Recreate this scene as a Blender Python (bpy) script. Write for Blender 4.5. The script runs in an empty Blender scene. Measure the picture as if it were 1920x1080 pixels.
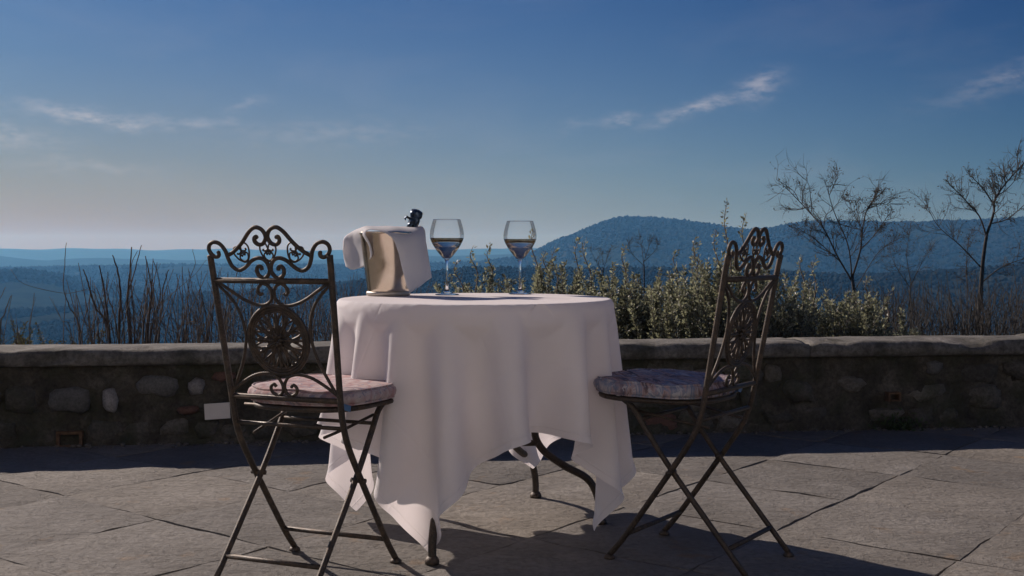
import bpy, bmesh, math, random
import numpy as np
from mathutils import Vector, Matrix, noise as mnoise

random.seed(7)
RNG = np.random.default_rng(11)
sc = bpy.context.scene
COL = sc.collection
PI = math.pi

# ------------------------------------------------------------------ camera
FPX, EYE = 2126.0, 0.91                      # focal length in photo pixels (1920 wide), eye height
PITCH = math.atan(73 / FPX)
cam_d = bpy.data.cameras.new('camera')
cam_d.sensor_width = 36.0
cam_d.lens = 36.0 * FPX / 1920.0
cam_d.clip_start, cam_d.clip_end = 0.05, 30000
cam = bpy.data.objects.new('camera', cam_d)
COL.objects.link(cam)
cam.location = (0, 0, EYE)
cam.rotation_euler = (PI / 2 - PITCH, 0, 0)
sc.camera = cam

# ------------------------------------------------------------------ light
SUN_EL, SUN_AZ = math.radians(29), math.radians(50)       # sun stands 50 degrees left of the view, behind the table
SUN_DIR = Vector((-math.sin(SUN_AZ) * math.cos(SUN_EL), math.cos(SUN_AZ) * math.cos(SUN_EL), math.sin(SUN_EL)))
sun_d = bpy.data.lights.new('sun', 'SUN')
sun_d.energy = 2.7
sun_d.angle = math.radians(0.55)
sun_d.color = (1.0, 0.86, 0.76)
sun = bpy.data.objects.new('sun', sun_d)
COL.objects.link(sun)
sun.rotation_euler = (-SUN_DIR).to_track_quat('-Z', 'Y').to_euler()

sc.view_settings.view_transform = 'Standard'
sc.view_settings.look = 'None'
sc.view_settings.gamma = 1.0
sc.view_settings.use_curve_mapping = False
sc.view_settings.exposure = 0.97

sc.render.engine = 'CYCLES'
cy = sc.cycles
cy.max_bounces = 10
cy.diffuse_bounces = 5
cy.glossy_bounces = 3
cy.transmission_bounces = 8
cy.transparent_max_bounces = 24
cy.volume_bounces = 0
cy.caustics_reflective = False
cy.caustics_refractive = False
cy.sample_clamp_indirect = 4.0
cy.use_denoising = True
try:
    cy.denoiser = 'OPENIMAGEDENOISE'
    cy.denoising_input_passes = 'RGB_ALBEDO_NORMAL'
except Exception:
    pass

HAZE_DENSITY = 3.2e-4
HAZE_COLOR = (0.16, 0.48, 1.0, 1)
SKY_STRENGTH = 0.05


class NT:
    """Small builder for node trees."""

    def __init__(self, tree):
        self.t = tree
        self.n = tree.nodes
        self.l = tree.links

    def new(self, kind, **kw):
        nd = self.n.new(kind)
        for k, v in kw.items():
            setattr(nd, k, v)
        return nd

    def put(self, sock, v):
        if isinstance(v, bpy.types.NodeSocket):
            self.l.new(v, sock)
        else:
            sock.default_value = v

    def math(self, op, a, b=0.0, c=None, clamp=False):
        nd = self.new('ShaderNodeMath', operation=op, use_clamp=clamp)
        self.put(nd.inputs[0], a)
        self.put(nd.inputs[1], b)
        if c is not None:
            self.put(nd.inputs[2], c)
        return nd.outputs[0]

    def noise(self, vec, scale, detail=4.0, rough=0.55, dist=0.0):
        nd = self.new('ShaderNodeTexNoise')
        if vec is not None:
            self.put(nd.inputs['Vector'], vec)
        nd.inputs['Scale'].default_value = scale
        nd.inputs['Detail'].default_value = detail
        nd.inputs['Roughness'].default_value = rough
        nd.inputs['Distortion'].default_value = dist
        return nd.outputs['Fac']

    def voronoi(self, vec, scale, feature='F1', out='Distance'):
        nd = self.new('ShaderNodeTexVoronoi', feature=feature)
        if vec is not None:
            self.put(nd.inputs['Vector'], vec)
        nd.inputs['Scale'].default_value = scale
        return nd.outputs[out]

    def ramp(self, fac, stops, interp='LINEAR'):
        nd = self.new('ShaderNodeValToRGB')
        cr = nd.color_ramp
        cr.interpolation = interp
        while len(cr.elements) < len(stops):
            cr.elements.new(0.5)
        for e, (p, c) in zip(cr.elements, stops):
            e.position = p
            e.color = (c, c, c, 1) if not isinstance(c, (tuple, list)) else (*c, 1)
        self.put(nd.inputs[0], fac)
        return nd.outputs[0]

    def mix(self, fac, a, b, mode='MIX'):
        nd = self.new('ShaderNodeMix', data_type='RGBA', blend_type=mode)
        self.put(nd.inputs[0], fac)
        for s, v in ((nd.inputs[6], a), (nd.inputs[7], b)):
            self.put(s, (*v, 1) if isinstance(v, tuple) and len(v) == 3 else v)
        return nd.outputs[2]

    def mapping(self, vec, scale=(1, 1, 1), rot=(0, 0, 0), loc=(0, 0, 0)):
        nd = self.new('ShaderNodeMapping')
        self.put(nd.inputs[0], vec)
        nd.inputs['Scale'].default_value = scale
        nd.inputs['Rotation'].default_value = rot
        nd.inputs['Location'].default_value = loc
        return nd.outputs[0]

    def bump(self, height, strength=0.5, dist=0.01, normal=None):
        nd = self.new('ShaderNodeBump')
        nd.inputs['Strength'].default_value = strength
        nd.inputs['Distance'].default_value = dist
        self.put(nd.inputs['Height'], height)
        if normal is not None:
            self.put(nd.inputs['Normal'], normal)
        return nd.outputs[0]


# ------------------------------------------------------------------ world: clear evening sky with thin cloud streaks
world = bpy.data.worlds.new('World')
sc.world = world
world.use_nodes = True
W = NT(world.node_tree)
W.n.clear()
sky = W.new('ShaderNodeTexSky', sky_type='NISHITA')
sky.sun_disc = False
sky.sun_elevation = SUN_EL
sky.sun_rotation = -SUN_AZ
sky.altitude = 300
sky.air_density = 1.0
sky.dust_density = 0.5
sky.ozone_density = 3.0
chan = W.new('ShaderNodeSeparateColor')
W.l.new(sky.outputs[0], chan.inputs[0])
comb = W.new('ShaderNodeCombineColor')
for k, (gm, mu) in enumerate(((1.95, 0.138), (1.42, 0.292), (1.20, 0.45))):     # deeper, bluer dusk tone
    W.l.new(W.math('MULTIPLY', W.math('POWER', W.math('MULTIPLY', chan.outputs[k], 1 / 5.0), gm), 5.0 * mu), comb.inputs[k])
toned = comb.outputs[0]
wdir = W.new('ShaderNodeTexCoord').outputs['Generated']
sep = W.new('ShaderNodeSeparateXYZ')
W.l.new(wdir, sep.inputs[0])
azim = W.math('ARCTAN2', sep.outputs[0], sep.outputs[1])
elev = W.math('ARCSINE', sep.outputs[2])
# darkest a right angle away from the sun, as through a polariser
gap0 = W.math('ABSOLUTE', W.math('WRAP', W.math('ADD', azim, SUN_AZ), PI, -PI))
pol = W.math('EXPONENT', W.math('MULTIPLY', W.math('POWER', W.math('DIVIDE', W.math('SUBTRACT', gap0, 1.5), 0.42), 2.0), -1.0))
toned = W.mix(W.math('MULTIPLY', pol, 0.8), toned, W.mix(1.0, toned, (0.40, 0.56, 0.70), 'MULTIPLY'))
# the blue deepens overhead
deep = W.math('MULTIPLY', W.math('SUBTRACT', elev, 0.06), 4.2, clamp=True)
toned = W.mix(deep, toned, W.mix(1.0, toned, (0.55, 0.84, 0.95), 'MULTIPLY'))
# pale lilac haze low on the horizon, warmer towards the sun and weaker away from it
gap = W.math('ABSOLUTE', W.math('WRAP', W.math('ADD', azim, SUN_AZ), PI, -PI))
near = W.new('ShaderNodeMapRange', interpolation_type='SMOOTHSTEP')
W.put(near.inputs[0], gap)
near.inputs[1].default_value, near.inputs[2].default_value = 0.45, 1.5
near.inputs[3].default_value, near.inputs[4].default_value = 1.0, 0.15
low = W.math('EXPONENT', W.math('MULTIPLY', W.math('MAXIMUM', elev, 0.0), -8.5))
hcol = W.mix(W.math('POWER', near.outputs[0], 2.0), (4.0, 3.8, 4.3), (3.5, 2.3, 1.6))
toned = W.mix(W.math('MULTIPLY', W.math('MULTIPLY', low, near.outputs[0]), 0.94), toned, hcol)
cvec = W.new('ShaderNodeCombineXYZ')
W.l.new(azim, cvec.inputs[0])
W.l.new(elev, cvec.inputs[1])


def px_dir(px, py):
    return math.atan((px - 960) / FPX), math.atan((467 - py) / FPX)


cloud = None
# (px, py) of the two ends of a streak, half thickness in px, weight
STREAKS = [((1225, 232), (1400, 180), 13, 0.75), ((1380, 186), (1462, 156), 19, 0.8), ((1130, 232), (1195, 218), 11, 0.5), ((60, 226), (300, 244), 13, 1.0),
           ((250, 246), (470, 240), 11, 0.45), ((-120, 268), (110, 282), 20, 0.55), ((420, 214), (500, 196), 9, 0.35),
           ((40, 318), (300, 326), 12, 0.35), ((430, 262), (800, 244), 22, 0.28), ((1770, 205), (2100, 120), 22, 0.4),
           ((1050, 245), (1130, 232), 10, 0.22), ((-700, 240), (-250, 225), 26, 0.5), ((2350, 220), (2700, 160), 26, 0.4)]
wob = W.math('SUBTRACT', W.noise(W.mapping(cvec.outputs[0], (1, 2.2, 1)), 26, 6, 0.62), 0.5)
for (a, b, th, wt) in STREAKS:
    (a0, e0), (a1, e1) = px_dir(*a), px_dir(*b)
    ln = math.hypot(a1 - a0, e1 - e0)
    ca, sa = (a1 - a0) / ln, (e1 - e0) / ln
    dx = W.math('SUBTRACT', azim, (a0 + a1) / 2)
    dy = W.math('SUBTRACT', elev, (e0 + e1) / 2)
    u = W.math('ADD', W.math('MULTIPLY', dx, ca), W.math('MULTIPLY', dy, sa))
    v = W.math('SUBTRACT', W.math('MULTIPLY', dy, ca), W.math('MULTIPLY', dx, sa))
    v = W.math('ADD', v, W.math('MULTIPLY', wob, 0.030))
    u2 = W.math('POWER', W.math('ABSOLUTE', W.math('DIVIDE', u, ln * 0.5)), 2.0)
    v2 = W.math('POWER', W.math('ABSOLUTE', W.math('DIVIDE', v, th / FPX)), 2.0)
    m = W.math('MULTIPLY', W.math('EXPONENT', W.math('MULTIPLY', W.math('ADD', u2, v2), -1.0)), wt)
    cloud = m if cloud is None else W.math('MAXIMUM', cloud, m)
# thin overall cirrus so the rest of the sky goes on the same way
veil = W.noise(W.mapping(cvec.outputs[0], (1.0, 3.2, 1), (0, 0, -0.12)), 4.0, 7, 0.6, 0.4)
veil = W.math('MULTIPLY', W.ramp(veil, [(0.48, 0.0), (0.78, 1.0)]), 0.16)
tex = W.noise(W.mapping(cvec.outputs[0], (1, 2.6, 1), (0, 0, -0.3)), 60, 5, 0.6)
cloud = W.math('MULTIPLY', cloud, W.ramp(tex, [(0.36, 0.15), (0.6, 1.0)]))
cloud = W.math('MAXIMUM', cloud, veil)
ccol = W.mix(0.72, toned, (7.6, 6.9, 7.0))
skyc = W.mix(W.math('MULTIPLY', cloud, 0.55), toned, ccol)
bg = W.new('ShaderNodeBackground')
bg.inputs[1].default_value = SKY_STRENGTH
W.l.new(skyc, bg.inputs[0])
wo = W.new('ShaderNodeOutputWorld')
W.l.new(bg.outputs[0], wo.inputs[0])


# ------------------------------------------------------------------ mesh helpers
class MB:
    """Collects vertices and faces for ONE mesh object."""

    def __init__(self):
        self.v, self.f, self.n = [], [], 0

    def add(self, verts, faces):
        verts = np.asarray(verts, dtype=np.float64).reshape(-1, 3)
        self.v.append(verts)
        o = self.n
        self.f.extend([tuple(i + o for i in f) for f in faces])
        self.n += len(verts)

    def tube(self, pts, r, sides=6, cap=True, flat=None):
        P = np.asarray(pts, dtype=np.float64)
        n = len(P)
        R = np.full(n, r, dtype=np.float64) if np.isscalar(r) else np.asarray(r, dtype=np.float64)
        T = np.gradient(P, axis=0)
        T /= np.maximum(np.linalg.norm(T, axis=1, keepdims=True), 1e-9)
        up = np.array([0, 0, 1.0]) if abs(T[0, 2]) < 0.9 else np.array([1.0, 0, 0])
        X = np.cross(up, T[0])
        X /= np.linalg.norm(X)
        V = []
        a = np.arange(sides) * 2 * PI / sides
        for i in range(n):
            X = X - T[i] * (X @ T[i])
            X /= max(np.linalg.norm(X), 1e-9)
            Y = np.cross(T[i], X)
            V.append(P[i] + R[i] * (np.cos(a)[:, None] * X + np.sin(a)[:, None] * Y))
        V = np.concatenate(V)
        F = []
        for i in range(n - 1):
            for j in range(sides):
                k = (j + 1) % sides
                F.append((i * sides + j, i * sides + k, (i + 1) * sides + k, (i + 1) * sides + j))
        if cap:
            F.append(tuple(reversed(range(sides))))
            F.append(tuple((n - 1) * sides + j for j in range(sides)))
        self.add(V, F)

    def lathe(self, prof, seg=32, centre=(0, 0, 0), close=False):
        prof = list(prof)
        a = np.arange(seg) * 2 * PI / seg
        V = []
        for (r, z) in prof:
            V.append(np.stack([r * np.cos(a) + centre[0], r * np.sin(a) + centre[1], np.full(seg, z + centre[2])], 1))
        F = []
        m = len(prof)
        for i in range(m - 1 + (1 if close else 0)):
            i2 = (i + 1) % m
            for j in range(seg):
                k = (j + 1) % seg
                F.append((i * seg + j, i * seg + k, i2 * seg + k, i2 * seg + j))
        if not close:
            F.append(tuple(reversed(range(seg))))
            F.append(tuple((m - 1) * seg + j for j in range(seg)))
        self.add(np.concatenate(V), F)

    def box(self, lo, hi):
        x0, y0, z0 = lo
        x1, y1, z1 = hi
        self.add([(x0, y0, z0), (x1, y0, z0), (x1, y1, z0), (x0, y1, z0), (x0, y0, z1), (x1, y0, z1), (x1, y1, z1), (x0, y1, z1)],
                 [(0, 3, 2, 1), (4, 5, 6, 7), (0, 1, 5, 4), (1, 2, 6, 5), (2, 3, 7, 6), (3, 0, 4, 7)])

    def build(self, name, mat, parent=None, smooth=True, kind=None):
        me = bpy.data.meshes.new(name)
        V = np.concatenate(self.v) if self.v else np.zeros((0, 3))
        me.from_pydata(V.tolist(), [], self.f)
        return link(name, me, mat, parent, smooth, kind)


def link(name, me, mat, parent=None, smooth=True, kind=None):
    if smooth:
        me.polygons.foreach_set('use_smooth', np.ones(len(me.polygons), dtype=bool))
    for m in (mat if isinstance(mat, (list, tuple)) else [mat]):
        me.materials.append(m)
    o = bpy.data.objects.new(name, me)
    COL.objects.link(o)
    if parent is not None:
        o.parent = parent
    if kind:
        o['kind'] = kind
    return o


def big_mesh(name, V, tris, mat, parent=None, smooth=True, kind=None, k=3):
    """Fast mesh from numpy arrays, all faces with k corners."""
    me = bpy.data.meshes.new(name)
    me.vertices.add(len(V))
    me.vertices.foreach_set('co', np.ascontiguousarray(V, dtype=np.float32).ravel())
    n = len(tris)
    me.loops.add(n * k)
    me.loops.foreach_set('vertex_index', np.ascontiguousarray(tris, dtype=np.int32).ravel())
    me.polygons.add(n)
    me.polygons.foreach_set('loop_start', np.arange(0, n * k, k, dtype=np.int32))
    me.update(calc_edges=True)
    me.validate()
    return link(name, me, mat, parent, smooth, kind)


def tag(o, label=None, cat=None, group=None, kind=None):
    for k, v in (('label', label), ('category', cat), ('group', group), ('kind', kind)):
        if v:
            o[k] = v
    return o


def empty(name, loc=(0, 0, 0), rz=0.0):
    o = bpy.data.objects.new(name, None)
    COL.objects.link(o)
    o.location = loc
    o.rotation_euler = (0, 0, rz)
    return o


def catmull(pts, n=6):
    P = np.asarray(pts, dtype=np.float64)
    Q = np.vstack([2 * P[0] - P[1], P, 2 * P[-1] - P[-2]])
    out = []
    for i in range(1, len(Q) - 2):
        p0, p1, p2, p3 = Q[i - 1], Q[i], Q[i + 1], Q[i + 2]
        for s in np.linspace(0, 1, n, endpoint=False):
            out.append(0.5 * (2 * p1 + (p2 - p0) * s + (2 * p0 - 5 * p1 + 4 * p2 - p3) * s ** 2 + (3 * p1 - p0 - 3 * p2 + p3) * s ** 3))
    out.append(P[-1])
    return np.array(out)


def at(px, py, Y):
    """World point seen at a photo pixel, at distance Y in front of the camera."""
    d = np.array([0, math.cos(PITCH), -math.sin(PITCH)]) + np.array([1.0, 0, 0]) * (px - 960) / FPX \
        - np.array([0, math.sin(PITCH), math.cos(PITCH)]) * (py - 540) / FPX
    return np.array([0, 0, EYE]) + d * (Y / d[1])


def fbm(x, y, z=0.0, o=4):
    return mnoise.fractal(Vector((x, y, z)), 0.9, 2.1, o)


# ------------------------------------------------------------------ materials
def principled(name):
    m = bpy.data.materials.new(name)
    m.use_nodes = True
    t = NT(m.node_tree)
    b = t.n['Principled BSDF']
    return m, t, b


def obj_co(t):
    return t.new('ShaderNodeTexCoord').outputs['Object']


def geo_pos(t):
    return t.new('ShaderNodeNewGeometry').outputs['Position']


def island_rand(t):
    return t.new('ShaderNodeNewGeometry').outputs['Random Per Island']


def obj_rand(t):
    return t.new('ShaderNodeObjectInfo').outputs['Random']


def mat_flagstone():
    m, t, b = principled('riven flagstone')
    p = geo_pos(t)
    r = obj_rand(t)
    off = t.new('ShaderNodeVectorMath', operation='ADD')
    t.put(off.inputs[0], p)
    sc_ = t.new('ShaderNodeCombineXYZ')
    t.put(sc_.inputs[2], t.math('MULTIPLY', r, 37.0))
    t.put(off.inputs[1], sc_.outputs[0])
    q = off.outputs[0]
    big = t.noise(q, 2.3, 5, 0.6)
    fine = t.noise(q, 46, 6, 0.68)
    grain = t.noise(q, 230, 3, 0.7)
    layer = t.noise(t.mapping(q, (2.2, 5.5, 1), (0, 0, 0.12)), 3.0, 7, 0.62, 0.6)
    col = t.ramp(big, [(0.25, (0.148, 0.139, 0.128)), (0.5, (0.212, 0.201, 0.187)), (0.78, (0.290, 0.277, 0.260))])
    col = t.mix(t.ramp(fine, [(0.32, 0.65), (0.6, 0.0)]), col, (0.13, 0.119, 0.106))
    col = t.mix(t.math('MULTIPLY', t.ramp(t.noise(q, 5.5, 4, 0.6), [(0.62, 0.0), (0.72, 1.0)]), 0.5), col, (0.28, 0.175, 0.085))
    col = t.mix(t.ramp(t.noise(q, 3.1, 5, 0.65, 0.5), [(0.60, 0.0), (0.75, 0.6)]), col, (0.33, 0.315, 0.295))
    tint = t.ramp(r, [(0.0, (0.80, 0.80, 0.80)), (0.5, (1, 1, 1)), (1.0, (1.14, 1.11, 1.06))])
    col = t.mix(1.0, col, tint, 'MULTIPLY')
    t.put(b.inputs['Base Color'], col)
    b.inputs['Roughness'].default_value = 0.82
    b.inputs['Specular IOR Level'].default_value = 0.2
    # flaking layers: stepped noise gives small ledges that catch the low sun
    st = t.ramp(layer, [(0.34, 0.0), (0.365, 0.34), (0.47, 0.40), (0.485, 0.66), (0.60, 0.72), (0.615, 1.0)])
    n1 = t.bump(st, 0.8, 0.016)
    n2 = t.bump(fine, 0.7, 0.012, n1)
    n3 = t.bump(grain, 0.35, 0.004, n2)
    t.put(b.inputs['Normal'], n3)
    return m


def mat_rock(name, stops, scale=9, bump=0.6, dist=0.01, moss=0.0, rough=0.9, rnd=0.35):
    m, t, b = principled(name)
    p = geo_pos(t)
    n = t.noise(p, scale, 6, 0.65)
    f = t.noise(p, scale * 7, 5, 0.7)
    col = t.ramp(n, stops)
    col = t.mix(t.ramp(f, [(0.36, 0.55), (0.58, 0.0)]), col, tuple(c * 0.35 for c in stops[0][1]))
    if moss:
        col = t.mix(t.math('MULTIPLY', t.ramp(t.noise(p, 5, 5, 0.7), [(0.45, 0.0), (0.62, 1.0)]), moss), col, (0.030, 0.036, 0.014))
    if rnd:
        r = obj_rand(t)
        col = t.mix(1.0, col, t.ramp(r, [(0, (1 - rnd,) * 3), (1, (1 + rnd, 1 + rnd * 0.95, 1 + rnd * 0.9))]), 'MULTIPLY')
    t.put(b.inputs['Base Color'], col)
    b.inputs['Roughness'].default_value = rough
    t.put(b.inputs['Normal'], t.bump(f, bump * 0.7, dist * 0.5, t.bump(n, bump, dist)))
    return m


def mat_iron():
    m, t, b = principled('aged wrought iron')
    p = obj_co(t)
    n = t.noise(p, 38, 6, 0.7)
    f = t.noise(p, 260, 4, 0.7)
    col = t.ramp(n, [(0.3, (0.028, 0.023, 0.020)), (0.5, (0.058, 0.045, 0.036)), (0.66, (0.125, 0.088, 0.062))])
    col = t.mix(t.ramp(f, [(0.52, 0.0), (0.72, 0.6)]), col, (0.17, 0.14, 0.115))
    t.put(b.inputs['Base Color'], col)
    b.inputs['Metallic'].default_value = 0.35
    t.put(b.inputs['Roughness'], t.ramp(n, [(0.3, 0.42), (0.7, 0.72)]))
    t.put(b.inputs['Normal'], t.bump(f, 0.35, 0.003))
    return m


def mat_cloth(name, col=(0.95, 0.93, 0.95), trans=0.36, weave=900.0):
    m, t, b = principled(name)
    p = obj_co(t)
    n = t.noise(p, 5, 4, 0.5)
    wv = t.new('ShaderNodeTexNoise')
    t.put(wv.inputs['Vector'], p)
    wv.inputs['Scale'].default_value = weave * 0.4
    wv.inputs['Detail'].default_value = 2
    c = t.mix(t.ramp(n, [(0.35, 0.0), (0.7, 1.0)]), col, tuple(x * 0.95 for x in col))
    bn = t.bump(t.noise(p, 11, 3, 0.5), 0.10, 0.012)
    t.put(b.inputs['Base Color'], c)
    b.inputs['Roughness'].default_value = 0.85
    b.inputs['Specular IOR Level'].default_value = 0.0
    t.put(b.inputs['Normal'], bn)
    tr = t.new('ShaderNodeBsdfTranslucent')
    t.put(tr.inputs[0], t.mix(1.0, c, (1.0, 0.95, 0.95), 'MULTIPLY'))
    t.put(tr.inputs['Normal'], bn)
    mx = t.new('ShaderNodeMixShader')
    mx.inputs[0].default_value = trans
    t.l.new(b.outputs[0], mx.inputs[1])
    t.l.new(tr.outputs[0], mx.inputs[2])
    t.l.new(mx.outputs[0], t.n['Material Output'].inputs[0])
    return m


def mat_cushion(name, seed, cool):
    m, t, b = principled(name)
    p = t.mapping(obj_co(t), (1, 1, 1), (0, 0, 0.5 + seed), (seed, seed * 2, 0))
    warp = t.noise(p, 9, 4, 0.6, 1.5)
    st = t.noise(t.mapping(p, (14, 3.5, 3)), 1.6, 5, 0.62, 1.2)
    if cool:
        stops = [(0.34, (0.06, 0.075, 0.11)), (0.43, (0.22, 0.15, 0.15)), (0.50, (0.46, 0.34, 0.33)), (0.57, (0.20, 0.24, 0.33)), (0.66, (0.50, 0.45, 0.46))]
    else:
        stops = [(0.34, (0.19, 0.16, 0.19)), (0.43, (0.42, 0.32, 0.32)), (0.50, (0.58, 0.50, 0.50)), (0.57, (0.43, 0.30, 0.29)), (0.66, (0.58, 0.54, 0.55))]
    col = t.ramp(st, stops)
    col = t.mix(t.ramp(warp, [(0.56, 0.0), (0.66, 0.75)]), col, (0.20, 0.25, 0.36) if cool else (0.52, 0.44, 0.42))
    fl = t.voronoi(t.mapping(p, (1, 1, 0.3)), 17, 'SMOOTH_F1')
    ring = t.ramp(fl, [(0.10, 1.0), (0.24, 0.0), (0.36, 0.0), (0.44, 0.8), (0.52, 0.0)])
    col = t.mix(t.math('MULTIPLY', ring, 0.6), col, (0.10, 0.13, 0.22) if cool else (0.36, 0.14, 0.14))
    col = t.mix(t.ramp(t.noise(p, 30, 3, 0.6, 2.0), [(0.57, 0.0), (0.63, 0.75)]), col, (0.52, 0.50, 0.52) if cool else (0.20, 0.22, 0.30))
    t.put(b.inputs['Base Color'], col)
    b.inputs['Roughness'].default_value = 0.9
    b.inputs['Specular IOR Level'].default_value = 0.1
    t.put(b.inputs['Normal'], t.bump(t.noise(obj_co(t), 420, 2, 0.6), 0.15, 0.002, t.bump(t.noise(obj_co(t), 26, 4, 0.6), 0.35, 0.012)))
    return m


def mat_leaf(name, c1, c2, trans=0.35, rough=0.45):
    m, t, b = principled(name)
    b.inputs['Specular IOR Level'].default_value = 0.5 if rough < 0.8 else 0.0
    r = island_rand(t)
    col = t.mix(r, c1, c2)
    t.put(b.inputs['Base Color'], col)
    b.inputs['Roughness'].default_value = rough
    tr = t.new('ShaderNodeBsdfTranslucent')
    t.put(tr.inputs[0], t.mix(1.0, col, (1.2, 1.2, 0.85), 'MULTIPLY'))
    mx = t.new('ShaderNodeMixShader')
    mx.inputs[0].default_value = trans
    t.l.new(b.outputs[0], mx.inputs[1])
    t.l.new(tr.outputs[0], mx.inputs[2])
    t.l.new(mx.outputs[0], t.n['Material Output'].inputs[0])
    return m


def mat_simple(name, col, rough=0.7, metal=0.0, nscale=30, var=0.3, bump=0.2, dist=0.003):
    m, t, b = principled(name)
    n = t.noise(obj_co(t), nscale, 5, 0.6)
    c = t.ramp(n, [(0.3, tuple(x * (1 - var) for x in col)), (0.7, tuple(min(1, x * (1 + var)) for x in col))])
    t.put(b.inputs['Base Color'], c)
    b.inputs['Roughness'].default_value = rough
    b.inputs['Metallic'].default_value = metal
    if bump:
        t.put(b.inputs['Normal'], t.bump(n, bump, dist))
    return m


def mat_thin_glass():
    m = bpy.data.materials.new('thin clear glass')
    m.use_nodes = True
    t = NT(m.node_tree)
    t.n.remove(t.n['Principled BSDF'])
    fr = t.new('ShaderNodeLayerWeight')
    fr.inputs['Blend'].default_value = 0.22
    tr = t.new('ShaderNodeBsdfTransparent')
    t.put(tr.inputs[0], t.ramp(fr.outputs['Facing'], [(0.0, (0.985, 0.985, 0.985)), (0.88, (0.97, 0.973, 0.975)), (1.0, (0.86, 0.875, 0.89))]))
    gl = t.new('ShaderNodeBsdfGlossy')
    gl.inputs['Roughness'].default_value = 0.015
    mx = t.new('ShaderNodeMixShader')
    t.l.new(t.math('MULTIPLY', fr.outputs['Fresnel'], 0.6), mx.inputs[0])
    t.l.new(tr.outputs[0], mx.inputs[1])
    t.l.new(gl.outputs[0], mx.inputs[2])
    t.l.new(mx.outputs[0], t.n['Material Output'].inputs[0])
    return m


def mat_glass(name, col, ior):
    m = bpy.data.materials.new(name)
    m.use_nodes = True
    t = NT(m.node_tree)
    t.n.remove(t.n['Principled BSDF'])
    g = t.new('ShaderNodeBsdfGlass')
    g.inputs['Color'].default_value = (*col, 1)
    g.inputs['Roughness'].default_value = 0.0
    g.inputs['IOR'].default_value = ior
    t.l.new(g.outputs[0], t.n['Material Output'].inputs[0])
    return m


def mat_ground():
    m, t, b = principled('hillside')
    p = geo_pos(t)
    n = t.noise(p, 0.006, 6, 0.6)
    f = t.noise(p, 0.06, 6, 0.7)
    fields = t.voronoi(t.mapping(p, (1, 0.6, 0.0)), 0.0042, 'F1', 'Color')
    sp = t.new('ShaderNodeSeparateColor')
    t.put(sp.inputs[0], fields)
    col = t.ramp(n, [(0.3, (0.016, 0.018, 0.012)), (0.5, (0.022, 0.024, 0.016)), (0.7, (0.030, 0.030, 0.021))])
    col = t.mix(t.ramp(sp.outputs[0], [(0.62, 0.0), (0.66, 0.7)], 'LINEAR'), col, (0.032, 0.040, 0.022))
    col = t.mix(t.ramp(sp.outputs[1], [(0.70, 0.0), (0.74, 0.6)], 'LINEAR'), col, (0.046, 0.041, 0.030))
    col = t.mix(t.ramp(f, [(0.42, 0.75), (0.56, 0.0)]), col, (0.016, 0.020, 0.013))
    t.put(b.inputs['Base Color'], col)
    b.inputs['Roughness'].default_value = 0.95
    b.inputs['Specular IOR Level'].default_value = 0.0
    t.put(b.inputs['Normal'], t.bump(f, 0.35, 2.0))
    return m


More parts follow.
